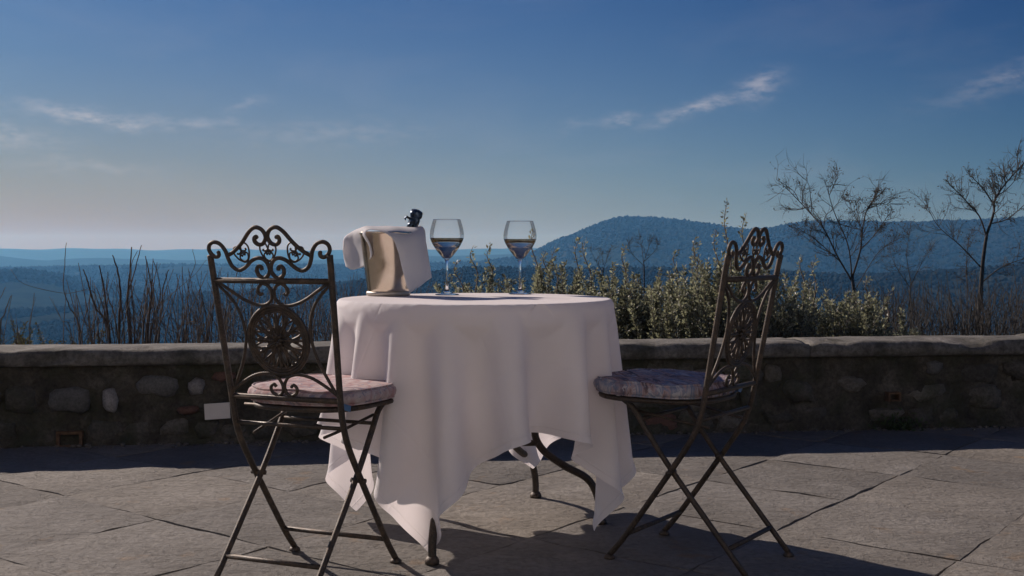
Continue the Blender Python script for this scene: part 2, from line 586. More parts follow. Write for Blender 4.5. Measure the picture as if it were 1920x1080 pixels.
M = dict(
    flag=mat_flagstone(),
    bed=mat_rock('dusty joint bed', [(0.3, (0.10, 0.09, 0.078)), (0.7, (0.19, 0.172, 0.152))], 14, 0.4, 0.006, rnd=0),
    mortar=mat_rock('mossy old mortar', [(0.28, (0.024, 0.021, 0.016)), (0.5, (0.070, 0.061, 0.047)), (0.74, (0.15, 0.135, 0.112))], 8, 1.0, 0.03, moss=0.6, rnd=0),
    stone=mat_rock('rubble stone', [(0.3, (0.065, 0.059, 0.049)), (0.7, (0.165, 0.153, 0.134))], 9, 1.0, 0.025, moss=0.55, rnd=0.45),
    pale_stone=mat_rock('pale limestone', [(0.3, (0.19, 0.182, 0.18)), (0.7, (0.32, 0.305, 0.30))], 16, 0.6, 0.010, rnd=0.12),
    grey_stone=mat_rock('grey stone', [(0.3, (0.085, 0.083, 0.080)), (0.7, (0.15, 0.147, 0.142))], 14, 0.5, 0.008, rnd=0.1),
    red_stone=mat_rock('reddish brick stone', [(0.3, (0.105, 0.055, 0.042)), (0.7, (0.165, 0.090, 0.068))], 14, 0.6, 0.01, rnd=0.1),
    coping=mat_rock('weathered coping stone', [(0.34, (0.060, 0.055, 0.048)), (0.5, (0.155, 0.145, 0.131)), (0.68, (0.25, 0.237, 0.22))], 7, 0.8, 0.012, moss=0.25, rnd=0.12),
    terracotta=mat_simple('old terracotta', (0.115, 0.066, 0.036), 0.9, 0, 40, 0.5),
    plate=mat_simple('white plate', (0.66, 0.62, 0.58), 0.6, 0, 12, 0.06, 0.05),
    iron=mat_iron(),
    cloth=mat_cloth('white linen tablecloth'),
    napkin=mat_cloth('white linen napkin', (0.86, 0.86, 0.88), 0.40),
    cushion_pink=mat_cushion('faded pink patterned fabric', 0.0, False),
    cushion_blue=mat_cushion('faded blue grey patterned fabric', 3.3, True),
    tagblue=mat_simple('blue tag', (0.10, 0.22, 0.45), 0.6, 0, 20, 0.1, 0),
    thin=mat_thin_glass(),
    glass=mat_glass('clear stem glass', (0.985, 0.99, 0.99), 1.48),
    wine=mat_glass('clear white wine', (0.92, 0.86, 0.77), 1.33),
    bottle=mat_glass('dark green bottle glass', (0.05, 0.10, 0.05), 1.5),
    olive=mat_leaf('grey green olive leaf', (0.085, 0.092, 0.078), (0.34, 0.35, 0.31), 0.52, 0.40),
    drygreen=mat_leaf('dull bramble leaf', (0.045, 0.050, 0.022), (0.12, 0.105, 0.05), 0.3, 0.6),
    dryleaf=mat_leaf('dry winter leaf', (0.050, 0.042, 0.026), (0.085, 0.066, 0.040), 0.3, 0.7),
    weed=mat_leaf('green weed leaf', (0.030, 0.055, 0.016), (0.055, 0.085, 0.03), 0.3, 0.6),
    bark=mat_simple('bare twig bark', (0.085, 0.062, 0.048), 0.9, 0, 60, 0.4, 0.3),
    bark2=mat_simple('grey bark', (0.055, 0.050, 0.046), 0.9, 0, 25, 0.35, 0.4, 0.01),
    ground=mat_ground(),
    woods=mat_leaf('winter woodland', (0.012, 0.016, 0.012), (0.026, 0.026, 0.019), 0.05, 0.9),
)


def mat_bucket():
    m, t, b = principled('brushed steel cooler')
    p = obj_co(t)
    n = t.noise(t.mapping(p, (1, 1, 0.04)), 160, 4, 0.6)
    s = t.noise(p, 24, 5, 0.65)
    t.put(b.inputs['Base Color'], t.ramp(s, [(0.3, (0.66, 0.55, 0.43)), (0.7, (0.80, 0.69, 0.56))]))
    b.inputs['Metallic'].default_value = 1.0
    t.put(b.inputs['Roughness'], t.ramp(s, [(0.3, 0.16), (0.7, 0.26)]))
    t.put(b.inputs['Normal'], t.bump(n, 0.06, 0.002))
    return m


def mat_foil():
    m, t, b = principled('dark blue foil')
    p = obj_co(t)
    n = t.voronoi(p, 75)
    s = t.noise(p, 60, 4, 0.6)
    t.put(b.inputs['Base Color'], t.ramp(s, [(0.38, (0.012, 0.016, 0.026)), (0.56, (0.04, 0.07, 0.12)), (0.68, (0.25, 0.30, 0.36))]))
    b.inputs['Metallic'].default_value = 0.7
    b.inputs['Roughness'].default_value = 0.30
    t.put(b.inputs['Normal'], t.bump(n, 0.7, 0.006))
    return m


M['bucket'] = mat_bucket()


def add_creases(m):
    """Ironed fold lines, a sewn hem and the weave, all in the cloth's own coordinates."""
    t = NT(m.node_tree)
    uv = t.new('ShaderNodeTexCoord').outputs['UV']
    sp = t.new('ShaderNodeSeparateXYZ')
    t.put(sp.inputs[0], uv)
    h = None
    for ax in (0, 1):
        f = t.math('PINGPONG', sp.outputs[ax], 0.125)
        ridge = t.math('EXPONENT', t.math('MULTIPLY', t.math('POWER', t.math('DIVIDE', t.math('SUBTRACT', 0.125, f), 0.0022), 2.0), -1.0))
        e = t.math('ABSOLUTE', t.math('SUBTRACT', sp.outputs[ax], 0.5))
        hem = t.math('EXPONENT', t.math('MULTIPLY', t.math('POWER', t.math('DIVIDE', t.math('SUBTRACT', e, 0.487), 0.0012), 2.0), -1.0))
        part = t.math('SUBTRACT', t.math('MULTIPLY', ridge, 0.45), t.math('MULTIPLY', hem, 1.0))
        h = part if h is None else t.math('ADD', h, part)
    for nd in list(t.n):
        if nd.bl_idname in ('ShaderNodeBsdfPrincipled', 'ShaderNodeBsdfTranslucent'):
            old = nd.inputs['Normal'].links[0].from_socket
            t.put(nd.inputs['Normal'], t.bump(h, 0.55, 0.0022, old))


add_creases(M['cloth'])
M['foil'] = mat_foil()
M['rim'] = mat_simple('dull pewter rim', (0.50, 0.44, 0.38), 0.45, 0.6, 40, 0.1, 0.1)

# ------------------------------------------------------------------ terrain: one sheet out to the horizon
FAR_D = 4000.0
RIDGES = [  # distance, width before the crest, width behind it, [(photo px along the horizon, photo py of the crest)]
    (3850, 650, 500, [(-3500, 466), (-800, 466), (0, 466), (110, 467.5), (300, 468), (640, 468.5), (900, 467), (1300, 470), (2000, 468), (5000, 466)]),
    (2600, 420, 420, [(-3500, 474), (-300, 476), (0, 480), (90, 487), (200, 484), (330, 491), (420, 486), (600, 489), (800, 481), (900, 479), (1000, 474), (1200, 470), (5000, 474)]),
    (1550, 330, 420, [(-3500, 500), (0, 506), (300, 500), (700, 500), (900, 494), (960, 486), (1000, 475), (1040, 455), (1070, 444), (1105, 430), (1130, 419), (1165, 410), (1220, 411), (1290, 418), (1340, 425), (1400, 434),
                      (1445, 431), (1480, 423), (1530, 418), (1600, 419), (1660, 420), (1720, 421), (1760, 417), (1850, 416), (1930, 411), (2100, 415), (2500, 440), (3500, 470), (5000, 480)]),
    (1000, 230, 260, [(-3500, 480), (-600, 490), (-120, 503), (0, 512), (50, 511), (110, 520), (160, 536), (230, 545), (330, 552), (500, 560), (800, 560), (5000, 560)]),
    (640, 150, 120, [(-3500, 560), (-300, 575), (0, 590), (150, 580), (330, 560), (420, 552), (560, 545), (700, 528), (800, 516), (880, 506), (940, 507), (1050, 508), (1180, 507), (1300, 508), (1440, 512), (1600, 520), (1760, 512), (1930, 500), (2600, 500), (5000, 520)]),
]


def terrain_z(x, y):
    """Height of the land (arrays)."""
    r = np.hypot(x, y)
    az = np.arctan2(x, y)
    dw = np.maximum(0, y - 6.3)
    base = -0.45 - 46 * (1 - np.exp(-dw * 0.24 / 46))
    base = np.where(r > 500, base - np.clip((r - 500) / 1500, 0, 1) * 18, base)
    z = base.copy()
    front = np.abs(az) < 1.05
    px = 960 + FPX * np.tan(np.clip(az, -1.05, 1.05))
    for (d, wa, wb, prof) in RIDGES:
        pp = np.array(prof, dtype=float)
        pyv = np.interp(px, pp[:, 0], pp[:, 1])
        crest = EYE + (467 - pyv) / FPX * d * np.cos(np.clip(az, -1.05, 1.05))
        crest = np.where(front, crest, EYE + (467 - 480) / FPX * d * 0.6)
        w = np.where(r < d, wa, wb)
        g = np.exp(-((r - d) / w) ** 2)
        z = np.maximum(z, base + (crest - base) * g)
    return z


azs = np.concatenate([np.radians(np.arange(-180, -40, 3.0)), np.radians(np.arange(-40, 40, 0.16)), np.radians(np.arange(40, 180, 3.0))])
rings = np.concatenate([[0.01, 2.5, 4.5], np.geomspace(6.5, 420, 26), np.linspace(450, 860, 24), np.linspace(880, 1900, 40), np.linspace(1950, FAR_D, 34)])
A_, R_ = np.meshgrid(azs, rings, indexing='ij')
GX, GY = R_ * np.sin(A_), R_ * np.cos(A_)
GZ = terrain_z(GX, GY)
rough = np.sin(GX * 0.013 + 1.3 * np.sin(GY * 0.007)) + np.sin(GX * 0.031 + GY * 0.023) * 0.6 + np.sin(GY * 0.017 - GX * 0.006)
GZ += np.where(R_ > 300, rough * np.clip((R_ - 300) / 2500, 0, 1) * 2.2, 0)
na, nr = A_.shape
I = np.arange(na * nr).reshape(na, nr)
I2 = np.vstack([I, I[:1]])
quads = np.stack([I2[:-1, :-1], I2[1:, :-1], I2[1:, 1:], I2[:-1, 1:]], -1).reshape(-1, 4)[:, ::-1]
g = big_mesh('ground', np.stack([GX, GY, GZ], -1).reshape(-1, 3), quads, M['ground'], kind='structure', k=4)


# woods on the far hills: thousands of crowns that read as one mass
def ico(sub):
    bm = bmesh.new()
    bmesh.ops.create_icosphere(bm, subdivisions=sub, radius=1.0)
    bm.verts.ensure_lookup_table()
    V = np.array([v.co[:] for v in bm.verts])
    F = np.array([[v.index for v in f.verts] for f in bm.faces])
    bm.free()
    return V, F


def crowns(name, n, r0, r1, size, sub, spread, clear, tall):
    u = RNG.random(n)
    r = np.sqrt(r0 ** 2 + u * (r1 ** 2 - r0 ** 2))
    az = (RNG.random(n) - 0.5) * spread
    x, y = r * np.sin(az), r * np.cos(az)
    gap = np.sin(x * 0.011 + 2) + np.sin(y * 0.009 + x * 0.004) + np.sin(x * 0.023 - y * 0.017) * 0.8
    keep = gap > clear
    x, y = x[keep], y[keep]
    n = len(x)
    s = size[0] + RNG.random(n) * (size[1] - size[0])
    hz = s * (tall[0] + RNG.random(n) * (tall[1] - tall[0]))
    z = terrain_z(x, y) + hz * 0.55
    V, F = ico(sub)
    J = 1 + (RNG.random((n, len(V), 1)) - 0.5) * 0.75
    P = V[None] * J * np.stack([s, s, hz], -1)[:, None, :] + np.stack([x, y, z], -1)[:, None, :]
    FF = F[None] + (np.arange(n) * len(V))[:, None, None]
    return big_mesh(name, P.reshape(-1, 3), FF.reshape(-1, 3), M['woods'], smooth=False, kind='stuff')


crowns('far_woodland', 42000, 900, 1760, (1.2, 2.8), 1, 1.15, -1.9, (0.7, 1.2))
crowns('valley_woodland', 36000, 480, 860, (0.6, 1.6), 1, 1.15, -1.9, (0.7, 1.3))

# ------------------------------------------------------------------ haze over the land
hz = MB()
zt = float(GZ.max()) + 7
zb = float(GZ.min()) - 2
hz.box((-FAR_D - 150, -FAR_D - 150, zb), (FAR_D + 150, FAR_D + 150, zt))
mh = bpy.data.materials.new('pale blue haze')
mh.use_nodes = True
th = NT(mh.node_tree)
th.n.remove(th.n['Principled BSDF'])
pv = th.new('ShaderNodeVolumePrincipled')
pv.inputs['Color'].default_value = HAZE_COLOR
pv.inputs['Absorption Color'].default_value = (1, 1, 1, 1)
pv.inputs['Density'].default_value = HAZE_DENSITY
pv.inputs['Anisotropy'].default_value = 0.28
th.l.new(pv.outputs[0], th.n['Material Output'].inputs['Volume'])
mh.cycles.homogeneous_volume = True
hz.build('haze', mh, smooth=False, kind='stuff')

# ------------------------------------------------------------------ terrace of square flagstones
terrace = MB()
terrace.add([(-7, -9, -0.007), (8, -9, -0.007), (8, 6.45, -0.007), (-7, 4.65, -0.007)], [(0, 1, 2, 3)])
terrace.box((-7, -9, -0.40), (8, 4.4, -0.034))
terr = terrace.build('terrace', M['bed'], smooth=False, kind='structure')
WALL_ROT = math.atan2(0.627, 4.983)
WT = np.array([math.cos(WALL_ROT), math.sin(WALL_ROT)])
WN = np.array([math.sin(WALL_ROT), -math.cos(WALL_ROT)])
W0 = np.array([-2.35, 5.176])
FA = np.array([0.616, 0.788])
FB = np.array([0.788, -0.616])
CELL = 0.5725
for i in range(-9, 14):
    for j in range(-8, 18):
        p0 = 1.685 + CELL * i
        q0 = -3.86 + CELL * j
        c = FA * (p0 + CELL / 2) + FB * (q0 + CELL / 2)
        if not (-4.2 < c[0] < 4.6 and 0.2 < c[1]):
            continue
        dwall = (c - W0) @ WN
        if dwall < -0.30:
            continue
        N = 11 if c[1] > 2.3 else 4
        gap = [0.0015 + random.random() ** 2 * 0.0075 for _ in range(4)]
        jig = [(random.uniform(-.006, .006), random.uniform(-.006, .006)) for _ in range(4)]
        tz = random.uniform(-0.0012, 0.0012)
        tx, ty = random.uniform(-.0025, .0025), random.uniform(-.0025, .0025)
        V, F = [], []
        for a in range(N):
            for b in range(N):
                s, t_ = a / (N - 1), b / (N - 1)
                pa = p0 + gap[0] + (CELL - gap[0] - gap[1]) * s
                qb = q0 + gap[2] + (CELL - gap[2] - gap[3]) * t_
                edge = min(s, 1 - s, t_, 1 - t_)
                w = FA * pa + FB * qb
                e = 0.009 * fbm(w[0] * 9, w[1] * 9, i + j * 3.1)
                if a in (0, N - 1):
                    w = w + FA * e
                if b in (0, N - 1):
                    w = w + FB * e
                zz = tz + tx * (s - .5) + ty * (t_ - .5) + 0.0035 * fbm(w[0] * 2.2, w[1] * 5.0, i * 1.7 + j, 5)
                if edge < 0.02:
                    zz -= 0.002 + 0.006 * max(0, fbm(w[0] * 6, w[1] * 6, 3.3, 3) + 0.2)
                V.append((w[0], w[1], zz))
        n0 = len(V)
        rim = [a * N for a in range(N)] + [(N - 1) * N + b for b in range(1, N)] + [a * N + N - 1 for a in range(N - 2, -1, -1)] + [b for b in range(N - 2, 0, -1)]
        for k in rim:
            V.append((V[k][0], V[k][1], -0.028))
        for a in range(N - 1):
            for b in range(N - 1):
                F.append((a * N + b, a * N + b + 1, (a + 1) * N + b + 1, (a + 1) * N + b))
        L = len(rim)
        for k in range(L):
            k2 = (k + 1) % L
            F.append((rim[k], rim[k2], n0 + k2, n0 + k))
        mb = MB()
        mb.add(V, F)
        o = mb.build('flagstone', M['flag'], terr, smooth=True)
        o.data.set_sharp_from_angle(angle=0.6)

# ------------------------------------------------------------------ low stone wall
wall = empty('stone_wall', (W0[0], W0[1], 0), WALL_ROT)
tag(wall, 'low dark rubble stone wall with flat coping along the terrace edge', 'wall')
CAP_B, CAP_T = 0.372, 0.452
S0, S1 = -2.0, 7.2
mb = MB()                                         # rough mortar body, local x along the wall, -y towards the terrace
nx, nz = 300, 15
V, F = [], []
for i in range(nx):
    for k in range(nz):
        s = S0 + (S1 - S0) * i / (nx - 1)
        z = -0.06 + (CAP_B + 0.058) * k / (nz - 1)
        d = 0.016 * fbm(s * 5, z * 7, 1.0, 5) + 0.010 * fbm(s * 17, z * 19, 4.0, 3)
        V.append((s, -d + 0.012 - 0.02 * max(0, 0.06 - z) / 0.06, z))
for i in range(nx - 1):
    for k in range(nz - 1):
        F.append((i * nz + k, (i + 1) * nz + k, (i + 1) * nz + k + 1, i * nz + k + 1))
mb.add(V, F)
mb.box((S0, 0.045, -0.5), (S1, 0.32, CAP_B - 0.003))
mb.build('mortar_face', M['mortar'], wall)
IV, IF = ico(2)


def wall_point(px, py):
    """Local (s, z) on the wall face for a photo pixel."""
    d = np.array(at(px, py, 5.0)) - np.array([0, 0, EYE])
    n3 = np.array([WN[0], WN[1], 0])
    t_ = (np.array([W0[0], W0[1], 0]) - np.array([0, 0, EYE])) @ n3 / (d @ n3)
    P = np.array([0, 0, EYE]) + d * t_
    return (P[:2] - W0) @ WT, P[2]


def wall_stone(s, z, w, h, mat, proud=0.018, label=None, boxy=0.5, depth=0.05):
    P = IV.copy()
    P = np.sign(P) * np.abs(P) ** boxy
    ph = random.random() * 50
    P = P * (1 + 0.38 * np.array([fbm(v[0] * 1.4 + ph, v[1] * 1.4, v[2] * 1.4 + ph, 3) for v in IV]))[:, None]
    P = P * np.array([w / 2, depth, h / 2])
    a = random.uniform(-.15, .15)
    ca, sa = math.cos(a), math.sin(a)
    Q = P.copy()
    Q[:, 0] = P[:, 0] * ca - P[:, 2] * sa + s
    Q[:, 2] = P[:, 0] * sa + P[:, 2] * ca + z
    Q[:, 1] = P[:, 1] + depth - proud
    Q[:, 2] = np.minimum(Q[:, 2], CAP_B - 0.004)
    b = MB()
    b.add(Q, [tuple(f) for f in IF])
    o = b.build('stone', mat, wall)
    if label:
        o['label'] = label
    return s, z, w, h


taken = []
for (px, py, w, h, mt, lb) in [
        (128, 752, 0.205, 0.135, 'grey_stone', 'large smooth grey stone'), (206, 750, 0.075, 0.125, 'pale_stone', 'pale upright stone'),
        (297, 724, 0.180, 0.120, 'grey_stone', 'blotchy pale grey stone'), (367, 725, 0.090, 0.075, 'pale_stone', 'pale rounded stone'),
        (352, 770, 0.115, 0.050, 'red_stone', 'reddish stone'), (420, 706, 0.11, 0.045, 'red_stone', 'reddish stone'),
        (1752, 690, 0.090, 0.072, 'grey_stone', 'pale rounded stone near the right end'), (40, 748, 0.16, 0.14, 'stone', None),
        (1500, 735, 0.16, 0.12, 'stone', None), (1600, 720, 0.14, 0.09, 'stone', None), (1850, 745, 0.22, 0.13, 'stone', None)]:
    s, z = wall_point(px, py)
    taken.append(wall_stone(s, z, w, h, M[mt], 0.022, lb, 0.72))
HOLES = [wall_point(132, 824), wall_point(1673, 743), wall_point(409, 769)]
for (s, z) in HOLES:
    taken.append((s, z, 0.12, 0.08))
for zr, hr in ((0.06, 0.10), (0.175, 0.11), (0.29, 0.11)):
    s = S0 + 0.1
    while s < S1 - 0.1:
        w = random.uniform(0.09, 0.24)
        h = hr * random.uniform(0.65, 1.05)
        zz = zr + random.uniform(-.02, .02)
        sc_ = s + w / 2
        if all(abs(sc_ - a) > (w + c_) * 0.5 or abs(zz - b) > (h + d_) * 0.5 for (a, b, c_, d_) in taken) and random.random() < 0.9:
            wall_stone(sc_, zz, w, h, M['red_stone'] if random.random() < 0.05 else M['stone'], random.uniform(0.002, 0.014))
        s += w + random.uniform(0.0, 0.02)

# coping slabs with worn rounded front edge
joints = [S0, -0.35, 1.30, 2.72, 3.86, 5.15, 6.3, S1]
for k in range(len(joints) - 1):
    a, b_ = joints[k] + 0.004, joints[k + 1] - 0.004
    nl = max(8, int((b_ - a) / 0.045))
    dz = random.uniform(-0.005, 0.005)
    prof = [(0.32, CAP_B), (-0.030, CAP_B), (-0.046, CAP_B + 0.014), (-0.052, CAP_B + 0.036), (-0.046, CAP_B + 0.060), (-0.028, CAP_T - 0.004), (0.00, CAP_T), (0.08, CAP_T + .002), (0.16, CAP_T + .002), (0.24, CAP_T), (0.305, CAP_T - 0.003), (0.325, CAP_T - 0.014)]
    V, F = [], []
    m_ = len(prof)
    for i in range(nl + 1):
        s = a + (b_ - a) * i / nl
        end = min(i, nl - i)
        for q, (y, z) in enumerate(prof):
            e = 0.010 * fbm(s * 6, y * 9, z * 14, 4)
            chip = 0.0
            if 2 <= q <= 6:
                cn = fbm(s * 3.1 + 7, q * 0.4, 9.0, 3)
                chip = max(0, cn - 0.18) * 0.07
            yy = y - e * 0.8 * (1 if y < 0 else 0.4) + chip
            zz = z + dz + e * 0.5 * (1 if z > CAP_B + 0.02 else 0) - chip * 0.5
            if end == 0:
                zz -= 0.006 if z > CAP_B + 0.03 else 0
            V.append((s, yy, max(zz, CAP_B)))
    for i in range(nl):
        for q in range(m_):
            q2 = (q + 1) % m_
            F.append((i * m_ + q, i * m_ + q2, (i + 1) * m_ + q2, (i + 1) * m_ + q))
    F.append(tuple(reversed(range(m_))))
    F.append(tuple(nl * m_ + q for q in range(m_)))
    mb = MB()
    mb.add(V, F)
    mb.build('coping_stone', M['coping'], wall)


def hollow(name, s, z, w, h, t_, mat, out=0.035, deep=0.04):
    """Short open box let into the wall: four sides and a back."""
    b = MB()
    x0, x1, z0, z1 = s - w / 2, s + w / 2, z - h / 2, z + h / 2
    b.box((x0, -out, z0), (x0 + t_, deep, z1))
    b.box((x1 - t_, -out, z0), (x1, deep, z1))
    b.box((x0 + t_, -out + .002, z1 - t_), (x1 - t_, deep, z1 - .001))
    b.box((x0 + t_, -out + .002, z0 + .001), (x1 - t_, deep, z0 + t_ * 0.6))
    b.box((x0 + t_, -out + 0.052, z0 + t_), (x1 - t_, deep - 0.004, z1 - t_))
    return b.build(name, mat, wall, smooth=False)


hollow('drain_outlet', HOLES[0][0], 0.034, 0.115, 0.072, 0.014, M['terracotta'], 0.022, 0.05)
o = hollow('weep_hole_tile', HOLES[1][0], HOLES[1][1], 0.066, 0.046, 0.010, M['terracotta'], 0.030, 0.04)
s, z = HOLES[2]
pb = MB()
pb.box((-0.058, -0.004, -0.037), (0.058, 0.004, 0.037))
pl = pb.build('wall_plate', M['plate'], smooth=False)
q = W0 + WT * s + WN * 0.030
pl.location = (q[0], q[1], z)
pl.rotation_euler = (0, math.radians(-3.0), WALL_ROT)
tag(pl, 'small blank white rectangular plate fixed low on the stone wall', 'plate')
for sx in (-0.035, 0.035):                        # fixing stubs behind the plate reach the wall
    b = MB()
    b.box((sx - 0.006, 0.004, -0.006), (sx + 0.006, 0.05, 0.006))
    b.build('fixing', M['iron'], pl, smooth=False)

# crumbs of stone and soil along the wall foot
n = 900
s = S0 + RNG.random(n) * (S1 - S0)
d = 0.005 + RNG.exponential(0.022, n)
r = 0.002 + RNG.random(n) ** 3 * 0.011
P = W0 + s[:, None] * WT + d[:, None] * WN
V0, F0 = ico(1)
J = 1 + (RNG.random((n, len(V0), 1)) - .5) * 0.7
PV = V0[None] * J * (r[:, None, None] * np.array([1.2, 1.2, 0.7])) + np.stack([P[:, 0], P[:, 1], r * 0.3], -1)[:, None, :]
big_mesh('rubble_crumbs', PV.reshape(-1, 3), (F0[None] + (np.arange(n) * len(V0))[:, None, None]).reshape(-1, 3), M['bed'], kind='stuff')


# ------------------------------------------------------------------ unseen house, added behind the camera to bounce sunlight onto the table
house = empty('added_house', (0, -2.6, 0))
tag(house, 'unseen pale plastered house added behind the camera for bounce light, mirrored in the steel wine cooler', 'house')
HX0, HX1, HH = -8.0, 8.0, 6.6
plaster = mat_rock('white bounce plaster', [(0.3, (0.74, 0.73, 0.74)), (0.7, (0.82, 0.81, 0.82))], 3, 0.3, 0.01, rnd=0)  # plaster whitened to strengthen the bounced sunlight
wood = mat_simple('dark green shutter paint', (0.06, 0.085, 0.06), 0.6)
roofm = mat_simple('old roof tile', (0.22, 0.10, 0.06), 0.9, 0, 4, 0.3, 0.5, 0.03)
pane = mat_simple('dark window pane', (0.02, 0.025, 0.03), 0.08, 0, 3, 0.1, 0)
OPEN = [(-6.0, 0.95, 1.0, 1.5), (-2.6, 0.95, 1.0, 1.5), (-0.55, 0.02, 1.1, 2.3), (2.2, 0.95, 1.0, 1.5), (5.4, 0.95, 1.0, 1.5),
        (-6.0, 4.0, 1.0, 1.5), (-2.6, 4.0, 1.0, 1.5), (-0.5, 4.0, 1.0, 1.5), (2.2, 4.0, 1.0, 1.5), (5.4, 4.0, 1.0, 1.5)]
b = MB()
xs = sorted({HX0, HX1, *[o_[0] for o_ in OPEN], *[o_[0] + o_[2] for o_ in OPEN]})
zs = sorted({-0.3, HH, *[o_[1] for o_ in OPEN], *[o_[1] + o_[3] for o_ in OPEN]})
for i in range(len(xs) - 1):
    for k in range(len(zs) - 1):
        mx_, mz_ = (xs[i] + xs[i + 1]) / 2, (zs[k] + zs[k + 1]) / 2
        if not any(o_[0] < mx_ < o_[0] + o_[2] and o_[1] < mz_ < o_[1] + o_[3] for o_ in OPEN):
            b.add([(xs[i], 0, zs[k]), (xs[i + 1], 0, zs[k]), (xs[i + 1], 0, zs[k + 1]), (xs[i], 0, zs[k + 1])], [(0, 3, 2, 1)])
b.box((HX0, -7.0, -0.3), (HX1, -0.30, HH - 0.01))
b.build('wall', plaster, house, smooth=False)
b = MB()
b.add([(HX0 - .5, 0.55, HH - .15), (HX1 + .5, 0.55, HH - .15), (HX1 + .5, -3.5, HH + 1.5), (HX0 - .5, -3.5, HH + 1.5), (HX0 - .5, -7.5, HH - .15), (HX1 + .5, -7.5, HH - .15)], [(0, 1, 2, 3), (3, 2, 5, 4), (0, 3, 4), (1, 5, 2)])
rf = b.build('roof', roofm, house, smooth=False)
sd_ = rf.modifiers.new('thickness', 'SOLIDIFY')
sd_.thickness = 0.12
for (x, z, w_, h_) in OPEN:
    door = z < 0.5
    b = MB()
    b.box((x, -0.16, z), (x + 0.07, -0.09, z + h_))
    b.box((x + w_ - 0.07, -0.16, z), (x + w_, -0.09, z + h_))
    b.box((x + 0.07, -0.16, z + h_ - 0.07), (x + w_ - 0.07, -0.09, z + h_))
    b.box((x + 0.07, -0.16, z), (x + w_ - 0.07, -0.09, z + 0.07))
    b.box((x + w_ / 2 - 0.03, -0.155, z + 0.07), (x + w_ / 2 + 0.03, -0.095, z + h_ - 0.07))
    fr_ = b.build('door' if door else 'window', wood, house, smooth=False)
    b = MB()
    b.box((x + 0.07, -0.135, z + 0.07), (x + w_ - 0.07, -0.125, z + h_ - 0.07))
    b.build('pane', wood if door else pane, fr_, smooth=False)
    if not door:
        for sx in (x - w_ / 2 - 0.02, x + w_ + 0.02):
            b = MB()
            b.box((sx, 0.01, z), (sx + w_ / 2, 0.05, z + h_))
            b.build('shutter', wood, house, smooth=False)

# ------------------------------------------------------------------ leaves and twigs
def leaf_mesh(name, pts, dirs, size, mat, parent, width=0.46, kind='stuff', seed=0):
    """One bent blade of four corners per point."""
    rg = np.random.default_rng(seed + 5)
    n = len(pts)
    D = dirs / np.maximum(np.linalg.norm(dirs, axis=1, keepdims=True), 1e-9)
    rv = rg.normal(size=(n, 3))
    S = np.cross(D, rv)
    S /= np.maximum(np.linalg.norm(S, axis=1, keepdims=True), 1e-9)
    Nn = np.cross(D, S)
    L = (size[0] + rg.random(n) * (size[1] - size[0]))[:, None]
    w = L * width
    a = pts
    m1 = pts + D * L * 0.5 + S * w * 0.5 + Nn * L * 0.08
    m2 = pts + D * L * 0.5 - S * w * 0.5 + Nn * L * 0.08
    tp = pts + D * L
    V = np.stack([a, m1, tp, m2], 1).reshape(-1, 3)
    k = np.arange(n)[:, None] * 4
    T = np.concatenate([k + np.array([[0, 1, 2]]), k + np.array([[0, 2, 3]])], 0)
    return big_mesh(name, V, T, mat, parent, smooth=False, kind=kind)


def leafy_shrub(px, Y, half, top_z, root_z, n_sprig, mat, label, seed, leaf=(0.013, 0.032), tall=(), dens=1.0, group='leafy shrubs behind the wall'):
    rg = np.random.default_rng(seed)
    cx = (px - 960) / FPX * Y
    root = empty('leafy_shrub', (cx, Y, root_z))
    tag(root, label, 'shrub', group)
    st = MB()
    LP, LD = [], []
    H = top_z - root_z
    for k in range(int(n_sprig * 2.0)):
        u = rg.uniform(-1.45, 1.45)
        v = rg.normal() * 0.45
        h = H * (1 - 0.10 * abs(u) ** 1.6) * (0.50 + 0.50 * rg.random() ** 0.9)
        bx, by = u * half * 0.55, v * half * 0.6
        tx, ty = u * half + rg.normal() * 0.05, v * half * 0.9 + rg.normal() * 0.05
        spine = catmull([(bx, by, 0), (bx + (tx - bx) * .35 + rg.normal() * .03, by + (ty - by) * .4, h * .4), (bx + (tx - bx) * .75 + rg.normal() * .04, by + (ty - by) * .8, h * .75), (tx + rg.normal() * .05, ty, h)], 5)
        st.tube(spine, np.linspace(0.006, 0.0016, len(spine)), 3, cap=False)
        seg = np.diff(spine, axis=0)
        m = int((210 + 120 * rg.random()) * dens * max(h, 0.3) / 0.9)
        for q in range(m):
            f = (0.10 + 0.90 * rg.random()) * (len(seg) - 1e-3)
            i = int(f)
            p = spine[i] + seg[i] * (f - i)
            sd = rg.normal(size=3) * np.array([1, 1, 0.5])
            tdir = seg[i] / np.linalg.norm(seg[i])
            off = abs(rg.normal()) * 0.06 * (1.05 - f / len(seg))
            sdn = sd / np.linalg.norm(sd)
            LP.append(p + sdn * off)
            LD.append(tdir * 0.8 + sdn)
    for (dx, dz, ln) in tall:                     # long leaders that stand above the rest
        b = np.array([dx * 0.8, rg.normal() * 0.1, max(0.2, dz - root_z - ln)])
        spine = catmull([b, b + np.array([(dx - b[0]) * .4 + .02, .02, ln * .45]), b + np.array([(dx - b[0]) * .8 - .02, 0, ln * .8]), np.array([dx, b[1], dz - root_z])], 6)
        st.tube(spine, np.linspace(0.006, 0.0015, len(spine)), 3, cap=False)
        seg = np.diff(spine, axis=0)
        for q in range(int(150 * ln)):
            f = rg.random() * (len(seg) - 1e-3)
            i = int(f)
            tdir = seg[i] / np.linalg.norm(seg[i])
            sd = rg.normal(size=3)
            sd /= np.linalg.norm(sd)
            LP.append(spine[i] + seg[i] * (f - i) + sd * 0.008)
            LD.append(tdir * 0.9 + sd)
    st.build('stems', M['bark'], root, kind='stuff')
    leaf_mesh('foliage', np.array(LP), np.array(LD), leaf, mat, root, seed=seed)
    return root


